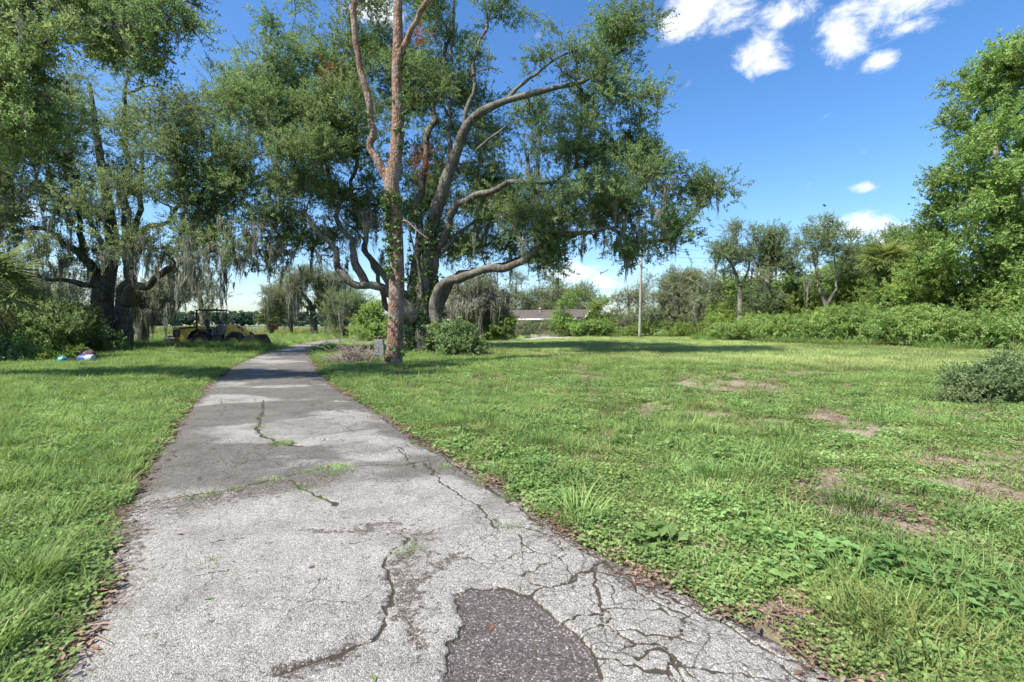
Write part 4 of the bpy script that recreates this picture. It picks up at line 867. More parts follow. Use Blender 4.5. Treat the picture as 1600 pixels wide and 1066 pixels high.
oak_env = [(962, 58, 22.3, 42, 46, 1.8), (985, 30, 22.2, 20, 22, 1), (975, 145, 22.3, 36, 50, 1.8), (988, 210, 22.6, 32, 34, 1.8), (880, 100, 22.6, 44, 26, 1.8), (915, 160, 23, 50, 24, 2),
    (1040, 275, 22.8, 44, 32, 2.4), (1098, 290, 22.4, 38, 34, 2), (1000, 300, 23, 50, 34, 3), (1045, 345, 22, 46, 24, 2.4), (950, 325, 23.6, 50, 34, 3), (985, 395, 22, 20, 20, 1.2), (1062, 378, 22.4, 18, 16, 1.2),
    (860, 225, 25, 46, 34, 3, .7), (930, 215, 24, 30, 30, 2, .7), (830, 320, 25.5, 66, 34, 3.4), (760, 240, 28, 40, 60, 3), (790, 372, 25, 56, 30, 3.5), (872, 395, 25, 40, 20, 2.6), (735, 390, 26.5, 36, 30, 3, .7),
    (690, 50, 26.5, 44, 46, 3), (795, 12, 24, 22, 20, 1.6), (640, 110, 28, 46, 70, 3.4), (705, 170, 28.5, 34, 50, 2.6), (660, 300, 29, 60, 60, 3), (585, 50, 27, 40, 40, 3, .8),
    (545, 90, 26.5, 44, 60, 3.5), (480, 95, 25.4, 44, 44, 3), (410, 120, 25, 46, 40, 3), (355, 170, 25, 42, 44, 3), (450, 190, 25, 74, 50, 4), (540, 210, 26.5, 54, 60, 4), (395, 255, 24, 62, 38, 4), (480, 290, 24.6, 62, 38, 4),
    (560, 310, 27, 46, 42, 3.4), (360, 320, 24, 50, 30, 3), (430, 355, 24, 50, 26, 3.2), (390, 395, 24, 36, 18, 2.4, .7), (505, 390, 27, 40, 24, 2.6), (330, 250, 25, 34, 40, 2.6),
    (310, 290, 24.5, 30, 40, 2.2, .8), (345, 375, 24, 36, 22, 2), (600, -60, 26, 120, 40, 4, .7), (480, 30, 26, 40, 20, 2.4, .6), (720, -50, 25, 70, 34, 3, .7), (770, 320, 27, 60, 50, 3), (700, 400, 27.5, 50, 40, 2.6, .8), (900, 260, 23.5, 40, 30, 2), (820, 190, 25.5, 30, 26, 2, .7), (745, 140, 26, 26, 40, 2, .8), (1010, 230, 23, 26, 22, 1.5), (900, 330, 23, 40, 30, 2), (880, 345, 21, 50, 30, 1.3), (940, 300, 21, 40, 30, 1.2), (930, 110, 22, 30, 30, 1.3), (1000, 260, 22, 34, 30, 1.5), (900, 215, 22.5, 36, 26, 1.4), (660, 150, 24, 40, 50, 1.6, .8), (560, 150, 23, 40, 50, 1.6, .8), (480, 240, 22, 60, 40, 1.6, .8), (850, 415, 23, 40, 12, 1.5, .7)]
oak = tree('live_oak', 'huge spreading live oak hung with grey moss behind the pine trunk', 'tree', (gx(663, YO), YO), oak_limbs, oak_env, 'oak_bark', 'oak_sprig', 1.05, 125, 2.2, 1.05,
     moss=330, moss_scl=.72, moss_z=11.5, ivy=[(0, 0, .42, 380, -1.4), (1, 0, .5, 460, -1.8), (2, 0, .3, 200, -1.2)], sides=20,
     dead=[(513, 115, 24, 22, 20, 45), (658, 50, 23, 14, 20, 26), (658, 250, 24, 24, 34, 60)], seed=1,
     moss_envs=[(400, 385, 24, 60, 30, 3, 70), (830, 350, 25, 90, 30, 3, 30), (960, 360, 22.5, 50, 24, 2, 34), (560, 370, 26, 50, 40, 3, 30), (1010, 330, 22.5, 40, 40, 2, 20), (850, 230, 24, 40, 40, 2, 20)])

YP = 17.0
pine_limbs = [
    [(612, 580, YP, 0.409), (614, 568, YP, 0.344), (617, 540, YP, 0.293), (620, 460, YP, 0.265), (620, 400, YP, 0.251), (617, 340, YP, 0.246), (612, 290, YP, 0.251), (617, 250, YP + .05, 0.228), (622, 200, YP + .1, 0.200), (620, 120, YP + .1, 0.186), (622, 60, YP + .1, 0.158), (622, -10, YP + .1, 0.140), (626, -120, YP, 0.102), (625, -230, YP, 0.065)],
    [(612, 296, YP, 0.186), (600, 262, YP, 0.172), (588, 232, YP - .05, 0.158), (577, 180, YP - .1, 0.153), (565, 115, YP - .15, 0.144), (556, 55, YP - .2, 0.140), (548, -5, YP - .2, 0.130), (535, -110, YP - .3, 0.093), (520, -200, YP - .3, 0.056)],
    [(622, 105, YP + .1, 0.140), (630, 72, YP - .1, 0.135), (642, 38, YP - .3, 0.130), (668, 0, YP - .5, 0.121), (700, -60, YP - .7, 0.093), (730, -150, YP - 1, 0.056)],
    [(620, 352, YP - .1, 0.047), (635, 345, YP - .3, 0.042), (652, 360, YP - .5, 0.033), (668, 372, YP - .6, 0.019)],
]
pine_env = [(640, -230, YP, 60, 40, 2.2), (520, -220, YP - .3, 50, 36, 2), (735, -180, YP - 1, 50, 34, 2), (600, -330, YP, 70, 40, 2.4)]
tree('pine_tree', 'tall forked pine with flaking red brown bark and ivy beside the driveway', 'tree', (gx(615, YP), YP), pine_limbs, pine_env, 'pine_bark', 'needles', .9, 130, 1.6, sscl=1.1,
     ivy=[(0, .26, .44, 200, -2.7), (0, .55, .75, 60, -.3), (0, .1, .2, 14, -2), (1, .1, .4, 12, -1)], sides=44, lump=.09, seed=2)

YL = 26.0
left_limbs = [
    [(168, 562, YL, .75), (166, 545, YL, .60), (163, 500, YL, .52), (160, 460, YL, .50), (168, 425, YL, .42), (176, 390, YL + .2, .34), (170, 330, YL + .4, .26), (160, 270, YL + .6, .20), (150, 200, YL + .8, .14), (140, 130, YL + 1, .07)],
    [(194, 560, YL + .2, .70), (192, 540, YL + .2, .52), (193, 500, YL + .1, .44), (197, 460, YL, .42), (208, 430, YL, .38), (203, 395, YL, .33), (196, 340, YL, .27), (192, 289, YL, .22), (196, 206, YL, .17), (200, 153, YL, .13), (205, 113, YL, .05)],
    [(202, 146, YL, .08), (215, 138, YL - .1, .07), (231, 132, YL - .2, .06), (252, 142, YL - .4, .03)],
    [(162, 470, YL - .2, .30), (149, 447, YL - .5, .24), (127, 436, YL - .9, .20), (107, 433, YL - 1.3, .16), (70, 440, YL - 1.8, .12), (30, 430, YL - 2.4, .07)],
    [(160, 450, YL, .30), (141, 425, YL - .4, .26), (128, 395, YL - .8, .22), (98, 378, YL - 1.2, .18), (62, 363, YL - 1.8, .15), (0, 356, YL - 2.4, .11), (-50, 340, YL - 3, .06)],
    [(198, 475, YL - .3, .32), (204, 455, YL - .6, .28), (216, 447, YL - .9, .25), (253, 428, YL - 1.5, .21), (281, 414, YL - 1.9, .18), (307, 400, YL - 2.2, .14), (345, 393, YL - 2.5, .09), (385, 385, YL - 2.7, .05)],
    [(207, 410, YL, .22), (212, 359, YL + .5, .19), (219, 289, YL + .9, .15), (223, 231, YL + 1.2, .09), (235, 180, YL + 1.4, .04)],
    [(206, 385, YL - .2, .2), (235, 350, YL - .8, .16), (268, 330, YL - 1.4, .13), (310, 297, YL - 2, .08), (340, 270, YL - 2.2, .04)],
    [(130, 392, YL - .7, .16), (124, 340, YL - .2, .14), (118, 280, YL + .2, .10), (100, 220, YL + .6, .05)],
    [(165, 400, YL + .6, .18), (140, 350, YL + 1.6, .15), (100, 310, YL + 2.6, .10), (60, 280, YL + 3.2, .05)],
]
left_env = [(60, 260, 23.8, 70, 50, 2.4), (10, 270, 23.8, 50, 50, 2.4), (130, 210, 24.6, 60, 50, 2.4), (180, 140, 24.6, 40, 30, 2.4, .8), (230, 200, 24.6, 44, 44, 2.4, .8), (270, 240, 23.8, 44, 50, 2.4), (300, 170, 23.8, 34, 40, 2.4), (90, 160, 24.6, 50, 40, 2.4),
    (250, 310, 23.8, 50, 40, 2.4, .8), (310, 330, 24.5, 44, 30, 2.4), (60, 330, 23.8, 60, 34, 2.4, .9), (0, 330, 24, 50, 40, 2.4), (120, 320, 23.8, 50, 40, 2.4, .8), (180, 290, 24.6, 40, 50, 2.4, .7), (20, 400, 24, 50, 30, 2.4, .8), (90, 400, 23.8, 44, 26, 2.4, .8),
    (250, 385, 23.8, 46, 24, 2.4, .8), (320, 385, 24, 40, 20, 2.4), (-60, 250, 23.8, 60, 80, 2.4), (-70, 370, 24, 60, 40, 2.4), (60, 215, 24.6, 60, 40, 2.4), (345, 235, 23.8, 30, 40, 2.4)]
tree('live_oak', 'broad live oak with dark twin trunk and moss left of the driveway', 'tree', (gx(180, YL), YL), left_limbs, left_env, 'dark_bark', 'oak_sprig_pale', 1.05, 105, 1.55, 1.05, moss=260, moss_scl=.75, moss_z=10.5, sides=20, seed=3, lump=.17,
     moss_envs=[(60, 390, 25, 80, 40, 2.6, 80), (270, 400, 24.5, 70, 40, 2.6, 80), (290, 420, 25.5, 34, 26, 2, 34), (20, 430, 24, 40, 30, 2, 30), (345, 400, 24, 30, 24, 2, 22)])

# tree outside the frame on the left whose boughs hang in at the top left corner
near_limbs = [
    [(-480, 600, 11.5, .5), (-470, 500, 11.5, .42), (-440, 350, 11.5, .38), (-360, 180, 11.4, .33), (-240, 60, 11.2, .26), (-90, -10, 11, .19), (62, 4, 10.8, .10), (115, 27, 10.7, .085), (181, 43, 10.6, .065), (239, 74, 10.5, .045), (275, 100, 10.4, .02)],
    [(-420, 300, 11.5, .25), (-250, 200, 11.2, .2), (-100, 150, 11, .13), (10, 130, 10.8, .07), (70, 150, 10.7, .03)],
    [(-120, 0, 11, .13), (0, -60, 11.5, .1), (140, -60, 12, .08), (270, -20, 12.2, .04)],
]
near_env = [(160, 20, 10.8, 80, 34, 1), (230, 60, 10.6, 50, 44, .9), (130, 70, 10.7, 50, 34, .9), (60, 20, 10.9, 60, 34, 1), (20, 80, 10.8, 50, 50, 1), (10, 170, 10.8, 44, 50, 1), (45, 195, 10.8, 26, 22, .7, .8), (-60, 100, 11, 60, 90, 1.2), (250, 0, 12, 50, 24, 1, .7), (290, 40, 10.6, 16, 24, .5, .7), (120, -70, 11.6, 140, 40, 1.4), (-150, 20, 11, 90, 60, 1.2), (-280, 120, 11.2, 90, 70, 1.4)]
tree('overhanging_oak', 'mossy oak boughs hanging in from beyond the top left corner', 'tree', (gx(-480, 11.5), 11.5), near_limbs, near_env, 'oak_bark', 'near_sprig', .52, 105, 2.0, moss=70, moss_scl=.5, sub=6, seed=4)

# ------------------------------------------------------------------ trees on the right
def bgt(label, Y, px, trunks, envs, **k):
    kw = dict(bark='grey_bark', key='green_sprig', cr=1.1, nspr=80, dens=1.9, sscl=1.1, lump=.1, name='tree'); kw.update(k); nm = kw.pop('name')
    return tree(nm, label, 'tree', (gx(px, Y), Y), trunks, envs, kw.pop('bark'), kw.pop('key'), kw.pop('cr'), kw.pop('nspr'), kw.pop('dens'), kw.pop('sscl'), **kw)
bgt('tallest bright green tree filling the right edge of the picture', 29.5, 1570, [[(1570, 555, 29.5, .35), (1568, 480, 29.5, .3), (1560, 380, 29.5, .26), (1555, 260, 29.5, .18), (1570, 140, 29.5, .06)], [(1566, 450, 29.5, .2), (1525, 390, 29.1, .15), (1495, 320, 28.9, .08)], [(1560, 360, 29.5, .18), (1600, 280, 29.5, .12), (1640, 180, 29.5, .05)], [(1568, 420, 29.5, .16), (1610, 380, 28.9, .12), (1660, 330, 28.5, .05)]],
    [(1580, 130, 29.5, 46, 40, 2.4), (1560, 200, 29.5, 50, 44, 3), (1515, 245, 29.1, 44, 34, 2.4), (1540, 300, 28.9, 60, 40, 3), (1500, 340, 28.5, 40, 30, 2.2), (1590, 330, 28.5, 60, 60, 3), (1560, 400, 28.1, 60, 40, 2.6), (1650, 220, 29.5, 60, 100, 3), (1660, 400, 28.5, 60, 80, 3), (1590, 440, 28.3, 50, 34, 2.4), (1560, 470, 27.9, 44, 30, 1.6), (1600, 500, 27.5, 44, 26, 1.6), (1490, 290, 28.7, 30, 24, 1.6), (1480, 400, 28.7, 30, 26, 1.8), (1640, 90, 29.5, 60, 50, 3), (1530, 150, 29.5, 22, 16, 1)], nspr=120, seed=21, moss=24, moss_scl=.8)
bgt('rounded vine covered tree in front of the tallest right hand tree', 30.5, 1490, [[(1490, 550, 30.5, .22), (1488, 480, 30.5, .18), (1480, 420, 30.5, .08)], [(1489, 490, 30.5, .12), (1520, 440, 30.5, .05)]],
    [(1480, 420, 30.5, 44, 34, 2), (1455, 455, 30.9, 36, 34, 2), (1510, 460, 30.1, 44, 36, 2.2), (1450, 390, 31.5, 26, 20, 1.5), (1540, 470, 29.5, 40, 34, 2), (1585, 490, 30, 40, 30, 2)], key='lime_sprig', nspr=90, seed=22)
bgt('dark leafy tree in the shade at the far right edge', 29, 1600, [[(1600, 545, 29, .24), (1602, 470, 29, .2), (1590, 400, 29, .08)], [(1560, 545, 29.5, .12), (1558, 480, 29.5, .1), (1550, 430, 29.5, .04)]], [(1590, 450, 29, 60, 50, 2), (1530, 480, 30, 40, 30, 2), (1640, 440, 29, 50, 60, 2), (1720, 420, 29, 60, 70, 2.4), (1800, 440, 29, 60, 60, 2.4), (1740, 490, 28.5, 90, 26, 2), (1860, 480, 29, 60, 40, 2)], key='green_sprig', nspr=90, seed=23)
bgt('slender twin stemmed tree with flat clumps of foliage against the sky', 44, 1155, [[(1156, 530, 44, .26), (1156, 465, 44, .2), (1153, 440, 44, .16), (1144, 415, 44, .1), (1128, 395, 44, .04)], [(1157, 470, 44, .18), (1161, 440, 44, .16), (1172, 405, 44, .1), (1180, 360, 44, .04)]],
    [(1140, 385, 44, 31, 17, 1.4), (1170, 365, 44, 33, 15, 1.6), (1175, 400, 44, 44, 22, 1.8), (1125, 400, 44, 23, 15, 1.2), (1150, 420, 44, 23, 12, 1), (1195, 380, 44.5, 26, 20, 1.4)], key='oak_sprig_pale', cr=.95, nspr=70, seed=24, moss=30)
bgt('tall mossy tree with a leaning limb left of the forked pale trunk', 43, 1195, [[(1192, 530, 43, .3), (1193, 480, 43, .24), (1200, 440, 43, .2), (1212, 415, 43, .14), (1236, 400, 43, .05)], [(1196, 460, 43, .16), (1205, 410, 43, .12), (1208, 365, 43, .05)], [(1193, 470, 43, .14), (1182, 430, 43, .1), (1176, 400, 43, .04)]],
    [(1208, 370, 43, 23, 22, 1.4), (1225, 400, 43, 31, 22, 1.6), (1200, 420, 43, 36, 22, 1.6), (1190, 460, 43, 28, 32, 1.6), (1195, 495, 42.5, 28, 20, 1.4), (1240, 415, 43, 18, 15, 1)], key='oak_sprig_pale', cr=.95, nspr=80, seed=25, moss=60)
bgt('sparse tree with a pale forked trunk behind the thicket', 41, 1292, [[(1291, 530, 41, .26), (1292, 495, 41, .2), (1290, 475, 41, .18), (1280, 452, 41, .14), (1276, 425, 41, .1), (1268, 395, 41, .05)], [(1291, 480, 41, .16), (1304, 455, 41, .13), (1307, 430, 41, .1), (1304, 395, 41, .06), (1310, 360, 41, .03)], [(1307, 435, 41, .07), (1322, 405, 41, .05), (1330, 375, 41, .02)]],
    [(1284, 358, 41, 31, 15, 1.4), (1265, 378, 41, 23, 15, 1.2), (1310, 372, 41, 23, 20, 1.2), (1330, 365, 41, 15, 12, 1), (1290, 392, 41, 36, 17, 1.4, .8), (1262, 405, 41, 18, 12, 1), (1322, 398, 41, 20, 17, 1.2), (1268, 430, 41, 13, 12, .8, .6), (1318, 420, 41, 15, 12, .8, .6)], key='oak_sprig_pale', cr=.8, nspr=52, seed=26, moss=10)
bgt('airy tree rising just behind the vine covered palm', 46, 1395, [[(1392, 530, 46, .25), (1393, 460, 46, .2), (1396, 400, 46, .12), (1400, 365, 46, .04)], [(1393, 440, 46, .12), (1375, 400, 46, .08), (1362, 385, 46, .03)], [(1394, 430, 46, .12), (1418, 400, 46, .08), (1430, 380, 46, .03)]],
    [(1400, 368, 46, 23, 12, 1.4), (1372, 385, 46, 26, 15, 1.4), (1415, 380, 46, 28, 15, 1.6), (1440, 375, 46, 26, 15, 1.6), (1345, 400, 46, 26, 17, 1.4), (1430, 400, 46, 33, 25, 2), (1355, 430, 46.5, 20, 27, 1.4)], key='oak_sprig_pale', cr=.95, nspr=70, seed=27)
bgt('leafy vine draped tree between the palm and the tallest tree', 37, 1440, [[(1440, 540, 37, .24), (1438, 470, 37, .18), (1445, 420, 37, .06)]], [(1440, 430, 37, 34, 30, 2.4), (1450, 400, 37, 26, 18, 2), (1425, 475, 36, 30, 34, 2.2), (1465, 480, 35.5, 34, 34, 2.2), (1478, 420, 37, 26, 24, 2), (1455, 378, 38, 26, 16, 2), (1425, 395, 38, 24, 18, 2)], key='green_sprig', nspr=95, seed=28)
bgt('full grey green mossy tree just right of the utility pole', 58, 1065, [[(1065, 530, 58, .4), (1064, 500, 58, .32), (1062, 470, 58, .22), (1060, 440, 58, .08)], [(1064, 505, 58, .2), (1090, 475, 58, .14), (1105, 450, 58, .05)], [(1064, 500, 58, .2), (1040, 475, 58, .14), (1028, 455, 58, .05)]],
    [(1062, 435, 58, 36, 20, 3), (1040, 460, 58, 30, 26, 3), (1090, 455, 58, 30, 26, 3), (1065, 480, 57, 44, 28, 3.4), (1100, 490, 57, 22, 24, 2.4), (1035, 500, 57, 26, 18, 2.4), (1075, 510, 56, 36, 14, 2.4)], key='grey_sprig', cr=1.3, nspr=110, sscl=1.35, seed=29, moss=120, moss_scl=1.4)
bgt('pale airy tree on the left of the utility pole', 61, 985, [[(983, 528, 61, .22), (984, 500, 61, .18), (982, 470, 61, .12), (980, 445, 61, .04)], [(990, 528, 61, .14), (995, 495, 61, .1), (1002, 465, 61, .04)], [(975, 528, 61, .14), (970, 490, 61, .1), (965, 470, 61, .04)]], [(978, 455, 61, 22, 16, 2), (995, 475, 61, 24, 24, 2.4), (968, 485, 61, 18, 22, 2), (985, 505, 60, 28, 14, 2.2), (1008, 450, 61, 16, 14, 1.6)], key='grey_sprig', cr=1.2, nspr=75, sscl=1.2, seed=30)
bgt('wide round tree rising behind the house roof', 84, 880, [[(880, 525, 84, .5), (880, 495, 84, .4), (870, 470, 84, .25), (860, 455, 84, .1)], [(880, 500, 84, .3), (905, 475, 84, .2), (918, 460, 84, .08)]], [(880, 455, 84, 36, 20, 4), (850, 470, 84, 28, 20, 4), (915, 468, 84, 24, 22, 3.6), (880, 485, 83, 56, 18, 4), (838, 485, 84, 18, 16, 3)], key='grey_sprig', cr=1.7, nspr=130, sscl=1.7, seed=31)
bgt('pale thin tree left of the house roof behind the mossy one', 80, 815, [[(806, 528, 80, .22), (805, 490, 80, .2), (806, 455, 80, .16), (808, 425, 80, .05)], [(806, 480, 80, .14), (826, 465, 80, .06)]], [(812, 470, 80, 20, 18, 2.6, .8), (830, 478, 80, 20, 16, 2.6), (795, 485, 80, 16, 16, 2.4), (806, 440, 80, 10, 14, 1.6, .6)], key='grey_sprig', cr=1.4, nspr=90, sscl=1.5, seed=32)
bgt('bright green tree standing in front of the house', 60, 880, [[(878, 530, 60, .16), (878, 505, 60, .12), (880, 475, 60, .04)]], [(880, 472, 60, 18, 14, 1.6), (876, 492, 60, 22, 14, 1.8), (886, 510, 60, 22, 12, 1.8), (868, 515, 60, 16, 10, 1.6)], key='green_sprig', cr=1.0, nspr=80, seed=33)
bgt('golden green round tree beside the white gable', 62, 938, [[(938, 528, 62, .16), (938, 505, 62, .12), (936, 485, 62, .04)]], [(938, 484, 62, 18, 12, 1.6), (925, 500, 62, 18, 12, 1.6), (950, 505, 62, 18, 14, 1.8), (936, 515, 61, 24, 10, 1.8)], key='lime_sprig', cr=1.0, nspr=90, seed=34)
# weeping, moss-swathed tree behind the oak's right-hand limbs
bgt('low weeping tree swathed in pale moss right of the oak trunk', 43, 735, [[(742, 535, 43, .35), (742, 505, 43, .3), (738, 475, 43, .24), (728, 455, 43, .14), (712, 450, 43, .05)], [(742, 490, 43, .24), (760, 465, 43, .16), (782, 455, 43, .06)], [(722, 532, 43, .16), (722, 500, 43, .14), (715, 470, 43, .05)], [(762, 532, 43, .14), (764, 500, 43, .12), (770, 470, 43, .05)]],
    [(720, 455, 43, 30, 18, 2.4), (760, 450, 43, 36, 18, 2.6), (790, 470, 43, 18, 18, 1.8), (700, 475, 42.5, 18, 18, 1.8)], key='grey_sprig', cr=1.1, nspr=85, sscl=1.15, seed=35, moss=150, moss_scl=1.9, moss_envs=[(725, 478, 41.5, 34, 12, 1.6, 80), (772, 478, 42, 24, 12, 1.6, 50), (745, 468, 42, 40, 10, 1.6, 50)])
shrub('philodendron', 'dark green big leaved plant at the foot of the weeping tree', [(782, 505, 42, 17, 20, 1.2), (775, 520, 41.5, 18, 10, 1)], 'green_sprig', 420, 1.3, seed=3)

# ------------------------------------------------------------------ trees in the left background
bgt('wide grey mossy oak in the distance between the loader and the pine', 62, 490, [[(492, 532, 62, .5), (490, 505, 62, .42), (487, 480, 62, .3), (470, 455, 62, .16), (450, 440, 62, .06)], [(489, 490, 62, .26), (500, 460, 62, .18), (510, 440, 62, .06)], [(486, 482, 62, .2), (455, 470, 62, .12), (435, 462, 62, .05)]],
    [(450, 438, 62, 30, 18, 3), (485, 432, 62, 36, 18, 3.4), (520, 445, 62, 30, 20, 3), (470, 460, 62, 44, 16, 3.4), (430, 462, 62, 18, 18, 2.4), (505, 470, 62, 34, 16, 3)], key='grey_sprig', cr=1.3, nspr=85, sscl=1.3, seed=41, moss=170, moss_scl=1.8, bark='dark_bark')
bgt('drooping mossy tree with dark foliage left of the pine trunk', 52, 545, [[(540, 532, 52, .3), (541, 500, 52, .24), (545, 470, 52, .16), (548, 445, 52, .05)], [(541, 505, 52, .16), (525, 480, 52, .1), (515, 465, 52, .04)]], [(545, 460, 52, 30, 22, 2.6), (525, 480, 52, 20, 22, 2.2), (555, 490, 51, 26, 20, 2.4), (535, 508, 51, 20, 14, 2)], key='oak_sprig_pale', cr=1.15, nspr=85, sscl=1.2, seed=42, moss=130, moss_scl=1.6, bark='dark_bark')
bgt('fresh green small tree right behind the pine trunk', 46, 580, [[(580, 535, 46, .16), (580, 500, 46, .12), (582, 470, 46, .04)]], [(578, 480, 46, 18, 18, 1.6), (590, 505, 46, 22, 16, 1.8), (570, 510, 46, 14, 14, 1.4), (586, 522, 45.5, 22, 8, 1.6)], key='green_sprig', cr=1.0, nspr=85, seed=43)
bgt('slim dark trunked tree beside the distant cabbage palm', 66, 456, [[(456, 530, 66, .24), (455, 505, 66, .2), (453, 480, 66, .16), (450, 460, 66, .05)]], [(448, 465, 66, 16, 12, 2), (432, 480, 66, 14, 14, 1.8), (455, 480, 66, 12, 10, 1.6)], key='grey_sprig', cr=1.2, nspr=70, sscl=1.3, seed=44, moss=60, moss_scl=1.6, bark='dark_bark')
palm('short round headed cabbage palm by the distant lake shore', 425, 498, 62, .22, 1.25, 26, 8)
bgt('feathery pale tree standing behind the loader', 44, 315, [[(318, 540, 44, .3), (317, 500, 44, .24), (312, 460, 44, .16), (308, 430, 44, .05)], [(317, 500, 44, .16), (330, 470, 44, .1), (335, 450, 44, .04)]], [(310, 440, 44, 24, 18, 2), (328, 465, 44, 16, 20, 1.8), (295, 465, 44, 20, 18, 2), (318, 480, 44, 20, 12, 1.8)], key='grey_sprig', cr=1.0, nspr=85, seed=45, moss=40)
bgt('moss shrouded stub of a tree between left oak and loader', 34, 226, [[(222, 545, 34, .4), (224, 510, 34, .36), (228, 480, 34, .26), (232, 450, 34, .1)], [(225, 505, 34, .2), (215, 470, 34, .12), (208, 450, 34, .05)]], [(228, 450, 34, 24, 16, 1.8), (250, 455, 34, 20, 16, 1.6), (212, 465, 34, 14, 16, 1.2)], key='grey_sprig', cr=.9, nspr=70, seed=46, moss=110, moss_scl=1.5, bark='dark_bark', moss_envs=[(228, 492, 33.5, 12, 16, .7, 40)])
bgt('pale green tree far behind the left oak', 42, 60, [[(60, 545, 42, .35), (62, 490, 42, .28), (58, 440, 42, .1)], [(62, 490, 42, .2), (90, 450, 42, .08)], [(62, 500, 42, .2), (30, 460, 42, .08)]], [(60, 440, 42, 50, 26, 3), (100, 465, 42, 34, 24, 2.6), (20, 465, 42, 34, 26, 2.6), (110, 430, 42, 24, 20, 2), (-40, 450, 42, 40, 40, 3), (130, 490, 41, 26, 18, 2)], key='grey_sprig', cr=1.2, nspr=85, sscl=1.2, seed=47, moss=60, moss_scl=1.4)
palm('spiky palm whose fronds reach in at the left edge', -30, 455, 19, .22, 1.35, 26, 10, name='edge_palm')

# shrubs
shrub('shrub', 'dark tangled undergrowth left of the twin trunked oak', [(70, 505, 23.5, 60, 34, 1.6), (30, 490, 24, 46, 34, 1.6), (115, 520, 23.5, 32, 28, 1.4)], 'shrub_sprig', 2600, 1.05, seed=10, nst=50)
shrub('shrub', 'leafy mid green bush cut by the left edge of the picture', [(8, 560, 18.8, 36, 32, .9), (-30, 540, 19, 40, 46, 1)], 'shrub_sprig', 1300, .9, seed=11, nst=30)
shrub('shrub', 'dark bush against the foot of the twin trunked oak', [(168, 540, 24.3, 26, 16, .8)], 'shrub_sprig', 420, .95, seed=12)
shrub('shrub', 'bright lime sapling by the dumped rubbish', [(124, 557, 19.6, 14, 9, .35), (112, 565, 19.4, 10, 6, .3)], 'lime_shrub', 110, .75, seed=13, nst=8)
shrub('shrub', 'yellow green creeper in front of the dark undergrowth', [(55, 565, 19.5, 26, 12, .5), (80, 572, 19, 16, 6, .4)], 'lime_shrub', 260, .75, seed=14, nst=10)
shrub('shrub', 'dense rounded bush right of the big oak trunk', [(712, 535, 22.6, 32, 22, 1.0), (700, 522, 22.8, 20, 14, .7), (735, 545, 22.4, 18, 14, .7)], 'shrub_sprig', 1500, 1.0, seed=15, nst=30)
shrub('shrub', 'greyish twiggy bush in front of the house left end', [(825, 512, 57, 20, 10, 1.6), (810, 517, 57, 14, 8, 1.4), (843, 508, 57, 12, 9, 1.4)], 'grey_sprig', 420, 1.0, seed=16)
shrub('shrub', 'glossy green hedge in front of the house right end', [(920, 515, 56, 24, 10, 1.8), (945, 517, 56, 18, 9, 1.6), (900, 517, 56, 12, 8, 1.4)], 'green_sprig', 600, 1.1, seed=17)
shrub('shrub', 'low pale bush at the foot of the weeping tree', [(790, 524, 47, 12, 5, .8)], 'lime_shrub', 100, 1.0, seed=18, nst=8)
shrub('shrub', 'brown green scrub right behind the utility pole', [(1020, 515, 56, 30, 12, 1.8), (990, 520, 57, 20, 9, 1.4), (1065, 517, 55, 34, 11, 1.8), (1105, 518, 52, 24, 10, 1.6)], 'lime_shrub', 800, 1.3, seed=19)
shrub('shrub', 'viny mound right of the grey mossy tree', [(1155, 485, 47, 32, 28, 2.4), (1130, 508, 46, 26, 18, 2), (1180, 505, 45, 28, 20, 2)], 'lime_sprig', 1500, 1.0, seed=20)
shrub('shrub', 'tall rounded mound of vines left of the forked trunk', [(1248, 472, 45, 40, 28, 2.4), (1220, 495, 44, 32, 22, 2), (1272, 495, 44, 30, 26, 2)], 'lime_sprig', 2000, 1.05, seed=22)
shrub('shrub', 'mound of vines between forked trunk and palm', [(1338, 462, 42, 30, 44, 2.2), (1352, 500, 40, 32, 24, 2), (1318, 498, 42, 24, 26, 1.8)], 'lime_sprig', 2200, 1.0, seed=23)
shrub('shrub', 'vine curtain right of the palm', [(1425, 490, 36, 36, 40, 2), (1465, 495, 34, 36, 36, 2)], 'green_sprig', 2400, .95, seed=24)
shrub('shrub', 'shaded bushes along the foot of the right hand trees', [(1500, 500, 32, 46, 26, 1.5), (1560, 500, 28.7, 46, 34, 1.2), (1610, 490, 28.5, 44, 44, 1.2), (1540, 520, 29.1, 40, 20, 1)], 'green_sprig', 3000, 1.1, seed=25, nst=40)
palm('cabbage palm draped in green vines behind the thicket', 1385, 412, 36, .24, 1.25, 30, 6, ivy=900, seed=4, fr=FRY)
for (lab, px, Y, envs_) in [('leafy green backdrop tree low behind the pale twin stems', 1130, 60, [(1130, 475, 60, 32, 30, 2.4), (1105, 495, 60, 26, 24, 2), (1150, 455, 60, 24, 24, 2)]),
        ('backdrop tree showing between twin stems and forked trunk', 1215, 58, [(1215, 455, 58, 32, 34, 2.4), (1245, 465, 58, 30, 34, 2.2), (1185, 480, 58, 28, 28, 2.2)]),
        ('backdrop tree directly behind the forked pale trunk', 1300, 56, [(1300, 435, 56, 28, 34, 2.2), (1325, 455, 56, 32, 40, 2.4), (1280, 470, 56, 28, 34, 2.2)]),
        ('backdrop tree hidden behind the vine covered palm', 1370, 55, [(1350, 415, 55, 32, 30, 2.4), (1385, 430, 55, 34, 40, 2.4), (1420, 415, 55, 36, 40, 2.4), (1400, 470, 55, 50, 34, 2.4)])]:
    bgt(lab, Y, px, [[(px, 530, Y, .25), (px, 500, Y, .2), (px + 4, envs_[0][1], Y, .06)]], envs_, cr=1.2, nspr=100, sscl=1.3, key='green_sprig', seed=px)
